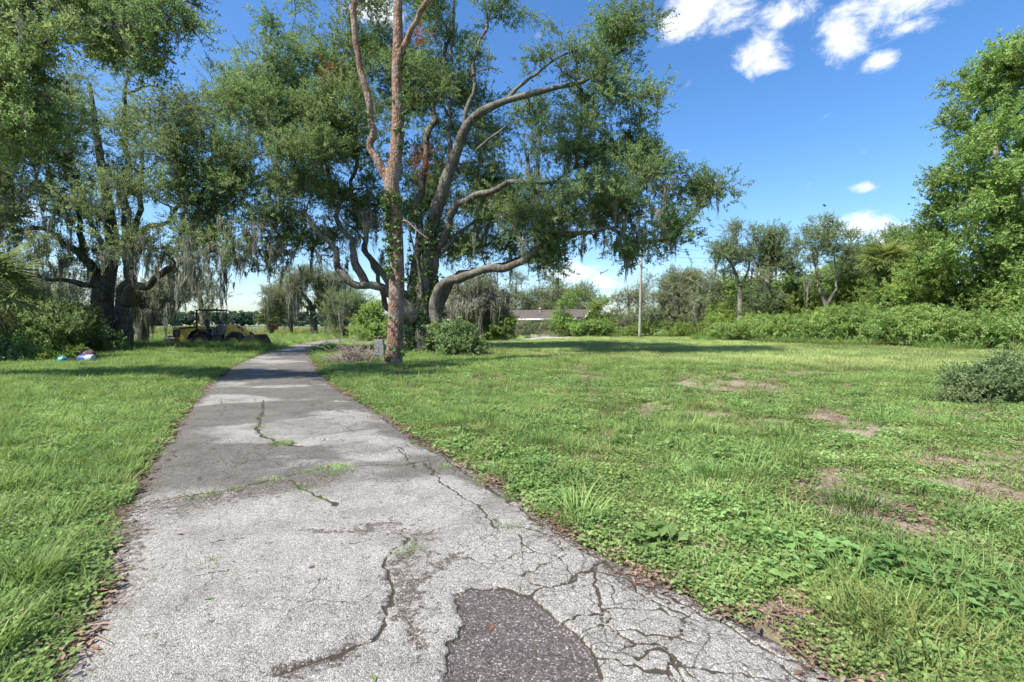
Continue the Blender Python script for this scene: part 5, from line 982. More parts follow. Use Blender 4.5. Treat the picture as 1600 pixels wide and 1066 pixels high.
# wind-pruned bush, near right
shrub('twiggy_bush', 'small leaved olive bush at the right edge of the lawn', [(1552, 606, 8.9, 40, 24, .5), (1512, 610, 8.8, 24, 16, .3), (1592, 598, 9, 44, 30, .5), (1548, 580, 9, 16, 14, .25), (1580, 566, 9, 12, 14, .2), (1498, 596, 8.9, 12, 12, .2), (1530, 622, 8.7, 36, 14, .35), (1585, 622, 8.7, 36, 14, .4)], 'small_sprig', 1350, 1.0, seed=26, nst=60)

# thicket of elder and ragweed along the far side of the meadow
g = np.random.default_rng(5); O = np.array([16., 33., 0]); n = 6500
t = g.uniform(0, 1, n) ** .8; a0, a1 = np.array([17.6, 44.0]), np.array([26.5, 24.6]); cen = a0 + (a1 - a0) * t[:, None]; nrm = np.array([.86, .51])
w = g.uniform(-1.1, 2.6, n); top = (.85 + 1.7 * fbm(t * 34, w, 2.6, 3, 3)) * (.55 + .5 * sst(0, .25, t)) * np.clip(1.0 - ((w - .8) / 2.3) ** 2, .05, 1) ** .5 * 1.25
z = top * g.uniform(.0, 1, n) ** .45; P = np.column_stack([cen + nrm * w[:, None] + g.normal(0, .15, (n, 2)), np.maximum(z, .08)])
th = thing('thicket', 'dense waist high green thicket along the far edge of the meadow', 'thicket', O); th['kind'] = 'stuff'
D = np.column_stack([g.normal(0, .7, n) - .3, g.normal(0, .7, n) - .3, np.full(n, .7)])
scatter('foliage', 'elder_sprig', P - O, rot_from_dir(D, g.uniform(0, 6.28, n)), g.uniform(.75, 1.25, n), th)
m_ = (z > top * .55) & (fbm(P[:, 0], P[:, 1], 2.2, 2, 61) > .5); scatter('creeper', 'lime_shrub', P[m_] - O + g.normal(0, .1, (m_.sum(), 3)), rot_from_dir(D[m_], g.uniform(0, 6.28, m_.sum())), g.uniform(.8, 1.2, m_.sum()), th)
ne = 420; te = g.uniform(0, 1, ne); ce = a0 + (a1 - a0) * te[:, None] - nrm * g.uniform(1.0, 2.0, ne)[:, None]; ke = fbm(te * 30, te * 0, 3, 2, 9) > .45; ce = ce[ke]; scatter('tall_grass', 'long_tuft', np.column_stack([ce, 0 * ce[:, 0]]) - O, upright(len(ce), .15), g.uniform(1.8, 3.4, len(ce)), th)
k = 260; j = g.integers(0, n, k); st = P[j].copy(); st[:, 2] = -.05; b = B(); b.twigs(np.stack([st - O, P[j] - O], 1), np.full(k, .016), np.full(k, .006), 4); so = b.build('stems', M['stick'], th); so['kind'] = 'stuff'
# far shore wood and marsh
g = np.random.default_rng(6); n = 5200; x = g.uniform(-950, 420, n); y = 650 + .0 * x + g.uniform(0, 60, n); z = g.uniform(0, 1, n) ** .6 * (10 + 8 * fbm(x, y * 0, 60, 4, 8))
scatter('far_wood', 'far_clump', np.stack([x, y, z], 1), rot_from_dir(g.normal(0, .6, (n, 3)) + np.array([0, -.3, .6]), g.uniform(0, 6, n)), g.uniform(.9, 1.9, n)); o = bpy.data.objects['far_wood']; tag(o, 'low line of far woods across the lake', 'woodland')
n = 3600; x = g.uniform(-95, 5, n); y = g.uniform(66, 103, n) + np.clip((x + 40) * .5, 0, 40); keep = ~((np.abs((x / y) * F + CX - 397) < 13) & (y > 78)); s = keep & (fbm(x, y, 9, 3, 4) > .42); x, y = x[s], y[s]
o = scatter('marsh_grass', 'reed_patch', np.stack([x, y, np.zeros(len(x))], 1), upright(len(x), .1), g.uniform(.5, 1.05, len(x))); tag(o, 'yellowish marsh grass in front of the lake', 'marsh grass')

# ------------------------------------------------------------------ house
M['shingle'] = plain('shingle', (.098, .080, .068), .95, wear=(.07, .058, .049), wscale=2.2); M['house_wall'] = plain('house_wall', (.11, .092, .076), .9); M['white_trim'] = plain('white_trim', (.72, .72, .72), .6); M['painted_shade'] = plain('painted_shade', (.035, .033, .03), .8); M['glass'] = plain('glass', (.05, .06, .07), .12)
def house():
    h = thing('house', 'low house with brown shingle roof and white gable trim behind bushes', 'house', (1.2, 69, 0), math.radians(-20)); Lh, D, eave, ridge = 9.6, 4.0, 2.35, 3.55
    b = B(); b.box((0, 0, 1.1), (2 * Lh, 2 * D - .8, 2.3)); 
    for s in (-1, 1): b.add([[s * Lh, -D + .4, 2.24], [s * Lh, D - .4, 2.24], [s * Lh, 0, ridge - .12]], None, [[0, 1, 2] if s > 0 else [0, 2, 1]])
    b.build('wall', M['house_wall'], h, False)
    b = B(); k = 13
    for s in (-1, 1):
        for i in range(k):     # overlapping shingle courses
            t0, t1 = i / k, (i + 1.15) / k; y0, y1 = s * (D + .45) * (1 - t0), s * (D + .45) * (1 - min(t1, 1)); z0 = eave - .1 + (ridge - eave + .1) * t0 + .03; z1 = eave - .1 + (ridge - eave + .1) * min(t1, 1) + .012
            v = [[-Lh - .5, y0, z0], [Lh + .5, y0, z0], [Lh + .5, y1, z1], [-Lh - .5, y1, z1], [-Lh - .5, y0, z0 - .03], [Lh + .5, y0, z0 - .03]]
            b.add(v, [[0, 1, 2, 3], [4, 5, 1, 0]] if s < 0 else [[3, 2, 1, 0], [0, 1, 5, 4]])
    r = b.build('roof', M['shingle'], h, False)
    v = B(); v.lathe([(.09, 0), (.09, .5), (.15, .5), (.15, .6), (0, .62)], (3.2, -1.0, 3.2), 10); v.build('vent_pipe', M['white_trim'], r)
    for s in (-1, 1):
        for e in (-1, 1):
            b = B(); p0 = np.array([s * (Lh + .53), e * (D + .45), eave - .17]); p1 = np.array([s * (Lh + .53), 0, ridge - .06]); d = np.array([0, 0, .24])
            x = np.array([.05, 0, 0]); b.add([p0 - x, p1 - x, p1 - x + d * .9, p0 - x + d * .9, p0 + x, p1 + x, p1 + x + d * .9, p0 + x + d * .9], [[0, 1, 2, 3], [7, 6, 5, 4], [3, 2, 6, 7], [1, 0, 4, 5]]); b.build('gable_trim', M['white_trim'], h, False)
    for e in (-1, 1): B().box((0, e * (D + .42), eave - .14), (2 * Lh + .9, .06, .2)).build('fascia', M['white_trim'], h, False)
    B().box((2.6, -D + .42, 1.05), (3.4, .12, 2.0)).build('carport_shade_panel', M['painted_shade'], h, False)  # flat near-black panel on the wall; its colour imitates shade inside the carport
    for x in (-7, -4.2, -1, 7.2):
        w = B().box((x, -D + .36, 1.35), (1.5, .08, 1.1)).build('window', M['glass'], h, False); f = B()
        for (c, d) in (((x, -D + .34, 1.93), (1.66, .1, .08)), ((x, -D + .34, .77), (1.66, .12, .08)), ((x - .79, -D + .34, 1.35), (.08, .1, 1.08)), ((x + .79, -D + .34, 1.35), (.08, .1, 1.08)), ((x, -D + .33, 1.35), (.05, .08, 1.08))): f.box(c, d)
        f.build('frame', M['white_trim'], w, False)
    w = B().box((Lh + .02, -1.2, 1.4), (.08, 1.0, 1.0)).build('window', M['glass'], h, False)
house()

# ------------------------------------------------------------------ utility pole and line
M['pole_wood'] = bark_mat('pole_wood', (.20, .18, .15), (.32, .29, .25), (.42, .39, .35), 9, .08, .4); M['wire'] = plain('wire', (.06, .06, .06), .5)
pp = G(999, 528.2); t = np.linspace(0, 1, 12); b = B(); b.tube(np.stack([.28 * t, 0 * t, -.4 + 10.4 * t], 1), .17 - .06 * t, 10, True, .03, 2, 3)
po = thing('utility_pole', 'weathered wooden utility pole standing in the meadow', 'utility pole', (pp[0], pp[1], 0)); b.build('pole', M['pole_wood'], po)
b = B(); b.box((.28, -.14, 9.5), (.09, .09, .5), bev=.01); b.build('bracket', M['wire'], po); b = B(); b.lathe([(.0, 0), (.05, 0), (.06, .05), (.04, .08), (.06, .11), (.03, .16), (0, .16)], (.28, 0, 10.0), 10); b.build('insulator', plain('porcelain', (.5, .5, .48), .25), po)
for zz, lab in ((10.12, 'upper overhead wire running right from the utility pole'), (9.3, 'lower overhead wire running right from the utility pole')):
    a_ = np.array([pp[0] + .28, pp[1], zz]); e_ = np.array([34., 30., zz - 2.6]); t = np.linspace(0, 1, 26)[:, None]; P = a_ + (e_ - a_) * t; P[:, 2] -= 1.1 * 4 * (t * (1 - t))[:, 0] * .7
    tag(B().tube(P, .014, 5, False).build('overhead_wire', M['wire']), lab, 'wire')

# ------------------------------------------------------------------ wheel loader
def loader():
    Yw = plain('loader_yellow', (.64, .46, .10), .55, wear=(.28, .20, .10), wscale=3.2, wlo=.52, whi=.7); Dk = plain('loader_black', (.022, .022, .022), .6); Rb = plain('tyre_rubber', (.035, .034, .033), .85, wear=(.12, .10, .075), wscale=4); St = plain('worn_steel', (.20, .175, .15), .6, .4, wear=(.26, .15, .08), wscale=3); Rm = plain('rim_yellow', (.60, .47, .14), .6, wear=(.35, .28, .15), wscale=5); Gy = plain('loader_grey', (.16, .19, .19), .5); Se = plain('seat_vinyl', (.02, .02, .022), .7)
    L_ = thing('wheel_loader', 'old yellow wheel loader parked in tall grass left of the driveway', 'wheel loader', (gx(324, 30.0), 30.0, -.18), math.radians(4)); L_.scale = (.87, .87, .95)
    def part(n, bb, m, p=L_, sm=False): return bb.build(n, m, p, sm)
    # wheels
    for (wx, wy) in ((0, -.86), (2.3, -.86), (0, .86), (2.3, .86)):
        b = B(); s = -1 if wy < 0 else 1; R_ = .62; hw = .24
        prof = [(.33, -hw * .8), (.42, -hw), (.54, -hw), (.605, -hw * .8), (.62, -hw * .4), (.62, hw * .4), (.605, hw * .8), (.54, hw), (.42, hw), (.33, hw * .8)]
        b.lathe(prof, (0, 0, 0), 36, 'y')
        for k in range(18):
            for e in (-1, 1):
                an = 2 * math.pi * (k + (.5 if e > 0 else 0)) / 18; c0, s0 = math.cos(an), math.sin(an); an2 = an + .2; c1, s1 = math.cos(an2), math.sin(an2); v = []
                for rr in (.60, .665):
                    for (c, s_, y) in ((c0, s0, e * hw * .98), (c0 * math.cos(.1) - s0 * math.sin(.1), s0 * math.cos(.1) + c0 * math.sin(.1), e * hw * .98), (c1 * math.cos(.1) - s1 * math.sin(.1), s1 * math.cos(.1) + c1 * math.sin(.1), e * .01), (c1, s1, e * .01)): v.append([c * rr, y, s_ * rr])
                b.add(v, [[4, 5, 6, 7], [0, 1, 5, 4], [1, 2, 6, 5], [2, 3, 7, 6], [3, 0, 4, 7]])
        wt = thing_part = obj('wheel', None, L_, (wx, wy, .62)); part('tyre', b, Rb, wt)
        b = B(); b.lathe([(.345, s * .16), (.36, s * .20), (.32, s * .19), (.29, s * .10), (.20, s * .06), (.14, s * .10), (.13, s * .17), (.09, s * .19), (.0, s * .19)], (0, 0, 0), 26, 'y')
        for k in range(8): an = k * math.pi / 4; b.box((.225 * math.cos(an), s * .085, .225 * math.sin(an)), (.045, .05, .045))
        part('rim', b, Rm, wt)
    # rear: counterweight, hood, grille
    b = B(); b.box((-1.95, 0, .72), (.75, 2.0, .42), bev=.08); b.box((-2.05, 0, .98), (.4, 1.5, .14), bev=.03); part('counterweight', b, St)
    def extr(n, prof, y0, y1, m, p=L_):
        b = B(); k = len(prof); v = [[x, y0, z] for x, z in prof] + [[x, y1, z] for x, z in prof]; c0 = np.mean(prof, 0)
        v += [[c0[0], y0, c0[1]], [c0[0], y1, c0[1]]]
        q = [[i, (i + 1) % k, k + (i + 1) % k, k + i] for i in range(k)]; t = [[2 * k, (i + 1) % k, i] for i in range(k)] + [[2 * k + 1, k + i, k + (i + 1) % k] for i in range(k)]
        b.add(v, q, t); return part(n, b, m, p)
    hd = extr('hood', [(-1.95, .95), (-1.98, 1.48), (-1.9, 1.56), (-.45, 1.66), (.05, 1.64), (.10, .70), (-.62, .60), (-1.2, .60), (-1.6, .70)], -.62, .62, Yw)
    b = B(); b.box((-2.0, 0, 1.22), (.08, 1.06, .46))
    for k in range(5): b.box((-2.05, 0, 1.04 + k * .09), (.03, 1.0, .02))
    part('grille', b, Dk, hd)
    for s in (-1, 1):
        b = B(); b.box((-1.72, s * .632, 1.2), (.44, .03, .46)); part('side_grille', b, Dk, hd)
        b = B(); b.box((-.95, s * .634, 1.545), (1.15, .03, .09), ry=-.06); part('stripe', b, Dk, hd)
        b = B(); b.box((-.62, s * .63, 1.12), (.85, .03, .55), bev=.012); b.box((-.25, s * .65, 1.12), (.05, .03, .12)); part('engine_door', b, Yw, hd)
        b = B(); b.box((-1.35, s * .5, .68), (.7, .14, .2)); part('frame_rail', b, Yw)
        ar = np.linspace(-.25, math.pi * .92, 12); f = B(); v = []; 
        for (r_, yy) in ((.74, .60), (.74, 1.12), (.79, 1.12), (.79, .60)): v.append(np.stack([r_ * np.cos(ar), np.full(12, s * yy), .66 + r_ * np.sin(ar)], 1))
        v = np.concatenate(v); q = [[a_ * 12 + i, a_ * 12 + i + 1, ((a_ + 1) % 4) * 12 + i + 1, ((a_ + 1) % 4) * 12 + i] for a_ in range(4) for i in range(11)]; f.add(v, q); part('fender', f, Dk)
    b = B(); P = smooth([(-.95, .2, 1.55), (-.95, .2, 1.95), (-.97, .2, 2.15), (-1.12, .2, 2.28)], 6); b.tube(P, .06, 12, True); b.tube([(-.95, .2, 1.6), (-.95, .2, 1.95)], .085, 12, True); part('exhaust_pipe', b, Dk, L_, True)
    b = B(); b.lathe([(.0, 0), (.09, 0), (.09, .26), (.14, .26), (.14, .36), (.06, .42), (0, .42)], (-.62, -.2, 1.6), 14); part('air_cleaner', b, Yw, L_, True)
    # cab platform, seat, console, canopy
    b = B(); b.box((.62, 0, 1.12), (1.25, 1.5, .1), bev=.02); b.box((.62, 0, .9), (1.1, .9, .4)); part('platform', b, Gy)
    b = B(); b.box((.22, 0, 1.42), (.5, .5, .14), bev=.04); b.box((-.02, 0, 1.78), (.13, .48, .62), ry=-.12, bev=.05); b.box((.2, 0, 1.28), (.4, .4, .2)); part('seat', b, Se)
    b = B(); b.box((.98, 0, 1.42), (.26, .7, .62), ry=.15, bev=.03); b.box((.80, -.45, 1.35), (.5, .06, .5)); part('console', b, Gy)
    b = B(); a_ = np.linspace(0, 2 * math.pi, 17); b.tube(np.stack([.68 + .09 * np.cos(a_), .19 * np.sin(a_), 1.86 + .15 * np.cos(a_)], 1), .018, 6, False); b.tube([(.88, 0, 1.6), (.68, 0, 1.86)], .03, 8); b.tube([(.6, -.19, 1.8), (.76, .19, 1.92)], .014, 5); part('steering_wheel', b, Dk, L_, True)
    for (x, y, rr) in ((-.38, -.62, .055), (-.38, .62, .055), (.98, -.62, .035), (.98, .62, .035)):
        b = B(); b.box((x, y, 1.95 if x > 0 else 1.98), (rr * 2, rr * 1.8, 1.66 if x > 0 else 1.1 * 1.2), bev=.015); part('canopy_post', b, Dk)
    b = B(); b.box((.32, 0, 2.66), (1.62, 1.5, .07), bev=.03); b.box((.32, 0, 2.71), (1.3, 1.2, .04), bev=.015); part('canopy_roof', b, Dk)
    for s in (-1, 1):
        b = B()
        for z in (.35, .6, .85): b.box((1.0, s * .86, z), (.34, .06, .04))
        b.box((.84, s * .86, .7), (.035, .05, .85)); b.box((1.16, s * .86, .7), (.035, .05, .85)); part('step_ladder', b, Gy)
        b = B(); b.tube(smooth([(.9, s * .82, 1.1), (.9, s * .84, 1.7), (1.1, s * .84, 1.75), (1.14, s * .82, 1.1)], 5), .018, 6, False); part('grab_rail', b, Dk, L_, True)
    # articulation and front frame
    b = B(); b.box((1.22, 0, .75), (.35, .5, .75), bev=.05); part('articulation_joint', b, Dk)
    b = B(); b.box((1.85, 0, .85), (1.0, .9, .55), bev=.05); 
    for s in (-1, 1): b.box((1.65, s * .38, 1.3), (.42, .12, .85), taper=.75, bev=.03)
    b.box((2.3, 0, .62), (.36, 1.3, .34), bev=.05); part('front_frame', b, Yw)
    for s in (-1, 1):
        extr('lift_arm', [(1.52, 1.72), (1.78, 1.78), (2.5, 1.42), (2.95, .78), (3.1, .46), (2.92, .36), (2.72, .66), (2.35, 1.16), (1.6, 1.5)], s * .42 - .06, s * .42 + .06, Yw)
        b = B(); b.tube([(1.5, s * .52, .9), (2.0, s * .5, 1.12)], .075, 10); b.tube([(2.0, s * .5, 1.12), (2.45, s * .46, 1.24)], .04, 8); part('lift_cylinder', b, Yw, L_, True)
    b = B(); b.tube([(1.7, 0, 1.6), (2.2, 0, 1.5)], .08, 10); b.tube([(2.2, 0, 1.5), (2.6, 0, 1.2)], .04, 8); part('tilt_cylinder', b, Dk, L_, True)
    extr('bell_crank', [(2.42, 1.62), (2.6, 1.62), (2.72, 1.15), (2.66, .72), (2.54, .72), (2.52, 1.15)], -.07, .07, Yw)
    # bucket: curved shell, side plates and a lip
    an = np.linspace(math.radians(100), math.radians(262), 14); prof = np.stack([3.42 + .46 * np.cos(an), .62 + .46 * np.sin(an)], 1); prof = np.vstack([[3.52, 1.12], prof, [4.12, .10]]); k = len(prof); b = B(); v = []
    for (y, o_) in ((-1.15, 0), (1.15, 0), (-1.15, .035), (1.15, .035)):
        for p_ in prof: d_ = p_ - np.array([3.6, .65]); d_ = d_ / np.linalg.norm(d_); v.append([p_[0] - d_[0] * o_, y, p_[1] - d_[1] * o_])
    q = []
    for i in range(k - 1): q += [[i, i + 1, k + i + 1, k + i], [2 * k + i, 3 * k + i, 3 * k + i + 1, 2 * k + i + 1]]
    q += [[0, k, 3 * k, 2 * k], [k - 1, 3 * k - 1, 4 * k - 1, 2 * k - 1]]; b.add(v, q); bk = part('bucket', b, plain('bucket_yellow', (.50, .38, .15), .6, wear=(.30, .25, .18), wscale=2.4, wlo=.45, whi=.6), L_, True)
    for s in (-1, 1): extr('side_plate', [tuple(p_) for p_ in prof[1:]] + [(4.16, .14), (3.62, 1.1)], s * 1.15 - .025, s * 1.15 + .025, St, bk)
    for i in range(7): b = B(); b.box((4.16, -1.05 + i * .35, .115), (.24, .09, .05), taper=.7); part('tooth', b, St, bk)
loader()

# ------------------------------------------------------------------ block stack, brush pile, rubbish, branch, birds
M['block'] = plain('concrete_block', (.30, .29, .275), .92, wear=(.16, .16, .14), wscale=5, bs=.3); M['clay'] = plain('clay_pot', (.22, .16, .13), .85)
def blocks():
    Yb = 21.6; c = W(593, 560, Yb); s = thing('block_stack', 'stack of weathered grey concrete blocks half hidden by the pine trunk', 'concrete blocks', (c[0], Yb, 0), .12); g = R
    for r in range(4):
        for k in range(2):
            b = B(); w, d, h = .39, .19, .19
            for (cx_, cw) in ((-w / 2 + .015, .03), (0, .03), (w / 2 - .015, .03)): b.box((cx_, 0, 0), (cw, d, h), bev=.004)
            for y in (-d / 2 + .014, d / 2 - .014):
                for cx_ in (-w / 4, w / 4): b.box((cx_, y, 0), (w / 2 - .03, .028, h - .001))
            o = b.build('block', M['block'], s, False, (g.uniform(-.02, .02) + (-.06 if r % 2 else .06) * 0, -.1 + k * .21, .12 + r * .2)); o.rotation_euler.z = g.uniform(-.05, .05)
    for i, x in enumerate((-.13, 0, .14)):
        b = B(); b.lathe([(0, 0), (.035, 0), (.05, .1), (.056, .1), (.056, .125), (.045, .125), (.04, .03), (0, .03)], (x, -.1, .815), 12); b.build('pot', M['clay'], s)
    bb = B().box((-.1, -.42, .1), (.39, .19, .19), rz=.3, bev=.008).build('fallen_block', M['block'], s, False); del bb
blocks()
def brush():
    c = W(553, 575, 17.9); s = thing('brush_pile', 'heap of dry grey sticks and brown leaves beside the driveway', 'brush pile', (c[0], 17.9, 0)); g = np.random.default_rng(8); n = 330; A = []
    for i in range(n):
        p = np.array([g.normal(0, .42), g.normal(0, .35), abs(g.normal(.12, .22))]); az = g.uniform(0, 6.28); l = g.uniform(.25, .85); d = np.array([math.cos(az), math.sin(az), g.normal(.25, .45)]); q = p + d * l / np.linalg.norm(d); q[2] = max(.02, min(q[2], .95)); m_ = (p + q) / 2 + g.normal(0, .07, 3); A.append([p, m_, q])
    b = B(); b.twigs(np.array(A), g.uniform(.006, .018, n), g.uniform(.003, .007, n), 5); o = b.build('sticks', M['stick'], s); o['kind'] = 'stuff'
    n = 170; P = np.stack([g.normal(-.1, .36, n), g.normal(0, .34, n), np.abs(g.normal(.15, .25, n))], 1); scatter('dry_leaves', 'litter_patch', P, rot_from_dir(g.normal(0, .5, (n, 3)) + np.array([0, -.2, .6]), g.uniform(0, 6, n)), g.uniform(.5, 1.0, n), s)
brush()
def rubbish():
    def bag(name, px, py, Y, sz, mat, label, cat, seed):
        g = np.random.default_rng(seed); p = W(px, py, Y); th_ = np.linspace(0, math.pi, 12); ph = np.linspace(0, 2 * math.pi, 20, endpoint=False); T, Pp = np.meshgrid(th_, ph, indexing='ij'); d = np.stack([np.sin(T) * np.cos(Pp), np.sin(T) * np.sin(Pp), np.cos(T)], -1)
        r = 1 + .5 * (vn(d[..., 0] * 2.2 + seed, d[..., 1] * 2.2, d[..., 2] * 2.2, seed) - .5) + .25 * (vn(d[..., 0] * 6, d[..., 1] * 6, d[..., 2] * 6, seed + 1) - .5); v = d * r[..., None] * np.array(sz) / 2; v[..., 2] = np.maximum(v[..., 2] + sz[2] * .42, 0); i = np.arange(11)[:, None] * 20; k = np.arange(20)[None]; k2 = (k + 1) % 20
        b = B(); b.add(v.reshape(-1, 3), np.stack([i + k, i + 20 + k, i + 20 + k2, i + k2], -1).reshape(-1, 4)); tag(b.build(name, mat, None, True, (p[0], Y, 0)), label, cat)
    bag('plastic_bag', 98, 575, 18.4, (.34, .3, .3), plain('teal_plastic', (.02, .20, .26), .45), 'crumpled teal plastic bag lying left of the rubbish', 'bag', 3)
    bag('bin_bag', 110, 576, 18.6, (.42, .34, .22), plain('black_plastic', (.02, .02, .022), .35), 'small black bin bag between teal bag and blue tub', 'bag', 7)
    bag('cloth_bundle', 139, 566, 19.2, (.5, .4, .5), plain('dark_cloth', (.10, .055, .06), .9), 'dark reddish bundle heaped behind the blue tub', 'bundle', 9)
    p = W(136, 575, 18.4); t = thing('plastic_tub', 'blue and white plastic tub lying on its side by the undergrowth', 'tub', (p[0], 18.4, .0), .15)
    b = B(); b.lathe([(.0, -.26), (.15, -.26), (.165, -.24), (.165, .0)], (0, 0, .165), 20); me = b.mesh('body', plain('blue_plastic', (.02, .06, .22), .45)); 
    for v in me.vertices: v.co = (v.co.z - .165, v.co.y, .165 + v.co.x)
    obj('body', me, t); b = B(); b.lathe([(.165, .0), (.167, .2), (.15, .24), (.0, .24)], (0, 0, .165), 20); me = b.mesh('lid', plain('white_plastic', (.38, .40, .42), .5))
    for v in me.vertices: v.co = (v.co.z - .165, v.co.y, .165 + v.co.x)
    obj('lid', me, t)
rubbish()
p = W(268, 557, 24); b = B(); b.tube(smooth([(-.8, 0, .06), (-.2, .1, .12), (.4, 0, .1), (1.0, -.1, .05)], 5), np.linspace(.035, .015, 16), 6); b.tube(smooth([(-.2, .1, .12), (0, .1, .3), (.1, .15, .5)], 4), np.linspace(.02, .008, 9), 5); tag(b.build('fallen_branch', M['stick'], None, True, (p[0], 24, 0)), 'bare fallen branch in the grass below the loader', 'branch')
for (px, py, lab) in ((1288, 321, 'larger dark bird gliding in the open sky'), (1420, 319, 'tiny bird in the sky right of the larger one')):
    Yb = 90 if px < 1300 else 130; c = W(px, py, Yb); b = B(); t = np.linspace(-1, 1, 9); ch = .16 * (1 - .75 * np.abs(t) ** 1.5); zz = .16 * np.abs(t) - .2 * np.abs(t) ** 2.5
    v = np.concatenate([np.stack([t * .75, ch, zz], 1), np.stack([t * .75, -ch, zz], 1), np.stack([t * .75, 0 * t, zz + .03], 1)]); q = []
    for i in range(8): q += [[i, i + 1, 18 + i + 1, 18 + i], [18 + i, 18 + i + 1, 9 + i + 1, 9 + i], [i + 1, i, 9 + i, 9 + i + 1]]
    b.add(v, q); b.tube([(0, .35, 0), (0, .22, .02), (0, 0, .02), (0, -.25, .0), (0, -.5, 0)], [.02, .06, .085, .05, .02], 8); o = b.build('bird', plain('feathers', (.03, .03, .03), .8), None, True, tuple(c)); o.rotation_euler = (.15, .2, .8); tag(o, lab, 'bird', 'birds in the sky')

# ------------------------------------------------------------------ grass, ground cover, weeds and litter
g = np.random.default_rng(21)
def field(n, y0, y1, power=1.0, wide=1.18, pad=2.0):
    """points thinning with distance over what the camera can see, and a little beyond"""
    y = (y0 ** power + (y1 ** power - y0 ** power) * g.uniform(0, 1, n)) ** (1 / power); x = g.uniform(-1, 1, n) * (wide * y + pad); return x, y
def put(name, key, x, y, s, label, cat, tilt=.14, zoff=0.0):
    P = np.stack([x, y, terr(x, y) + zoff], 1); o = scatter(name, key, P, upright(len(x), tilt), s); tag(o, label, cat); return o
def lawn(n, y0, y1, power, m=.0):
    x, y = field(n, y0, y1, power); ok = ~on_road(x, y, m); x, y = x[ok], y[ok]; return x, y
def left(x, y): return x < (le(y) + re_(y)) / 2
MEADOW_EDGE = lambda x, y: (y - 14.5) + .55 * (x - 10) * 0 - np.clip((9.5 - x), 0, 30) * .8 + (fbm(x, y, 4, 3, 2) - .5) * 3   # >0 : taller uniform meadow grass (right)
x, y = lawn(30000, .9, 26, 1.15, .02); br_ = bare_mask(x, y); lf = left(x, y); tu = fbm(x, y, 1.1, 3, 3)
ok = (g.uniform(size=len(x)) < np.where(lf, .5 + .4 * sst(.4, .55, tu), .16 + .8 * sst(.44, .58, tu)) * (1 - .8 * br_)); x1, y1, l1 = x[ok], y[ok], lf[ok]
put('lawn_grass', 'short_tuft', x1, y1, g.uniform(.7, 1.25, len(x1)) * (1 + .035 * np.clip(y1 - 4, 0, 20)) * np.where(l1, 1.1, 1.0), 'short green lawn grass on both sides of the driveway', 'grass')
x, y = lawn(9000, 1.0, 24, 1.2, .1); tu = fbm(x, y, 1.6, 3, 13); lf = left(x, y); ok = (tu > np.where(lf, .55, .575)) & (bare_mask(x, y) < .35) & (g.uniform(size=len(x)) < .75); x, y = x[ok], y[ok]
put('long_grass', 'long_tuft', x, y, g.uniform(.55, 1.1, len(x)), 'longer tufts of grass standing up from the lawn', 'grass')
x, y = lawn(9000, 1.2, 22, 1.1, .0); ok = (~left(x, y)) & (g.uniform(size=len(x)) < .35 - .2 * bare_mask(x, y)); x, y = x[ok], y[ok]
put('dry_grass', 'dry_tuft', x, y, g.uniform(.6, 1.2, len(x)), 'yellowing thin grass on the right lawn', 'grass')
x, y = lawn(30000, .9, 17, .95, .03); br_ = bare_mask(x, y); pn = fbm(x, y, 1.3, 3, 23); lf = left(x, y); ok = g.uniform(size=len(x)) < np.where(lf, .8, .15 + .8 * sst(.42, .54, pn)) * (1 - .9 * br_); x, y = x[ok], y[ok]
put('ground_cover', 'cover_patch', x, y, g.uniform(.7, 1.3, len(x)) * (1 + .03 * y), 'low creeping ground cover with tiny leaves', 'ground cover', .1)
x, y = lawn(9000, .9, 13, .95, .02); pn = fbm(x, y, 1.2, 3, 33); c = G(1400, 900); wt = np.exp(-(((x - c[0]) / 1.5) ** 2 + ((y - c[1]) / 1.2) ** 2)); ok = (pn + .3 * wt > .56) & (bare_mask(x, y) < .45) & (g.uniform(size=len(x)) < np.where(left(x, y), .25, .75)); x, y = x[ok], y[ok]
put('broadleaf_weeds', 'weed_patch', x, y, g.uniform(.6, 1.25, len(x)), 'broad leaved weeds growing through the lawn', 'weeds')
x, y = lawn(9000, .9, 19, 1.0, .0); d = road_dist(x, y); br_ = bare_mask(x, y); ok = g.uniform(size=len(x)) < np.clip(.40 * np.exp(-d / .15) + .3 * br_ + .05, 0, 1); x, y = x[ok], y[ok]
ye = g.uniform(1.3, 26, 900); sd = g.uniform(size=900) < .55; xe = np.where(sd, le(ye) + np.abs(g.normal(0, .10, 900)) - .06, re_(ye) - np.abs(g.normal(0, .05, 900)) + .06)
put('leaf_litter', 'litter_patch', np.append(x, xe), np.append(y, ye), g.uniform(.6, 1.2, len(x) + 900), 'brown dead leaves and twigs lying along the driveway edges', 'leaf litter', .05, .012)
x, y = lawn(16000, .9, 16, 1.0, .02); ok = g.uniform(size=len(x)) < np.where(left(x, y), .2,   .5 - .35 * bare_mask(x, y)); x, y = x[ok], y[ok]
put('dead_thatch', 'thatch', x, y, g.uniform(.6, 1.3, len(x)), 'flattened straw coloured thatch among the living grass', 'thatch', .1, .004)
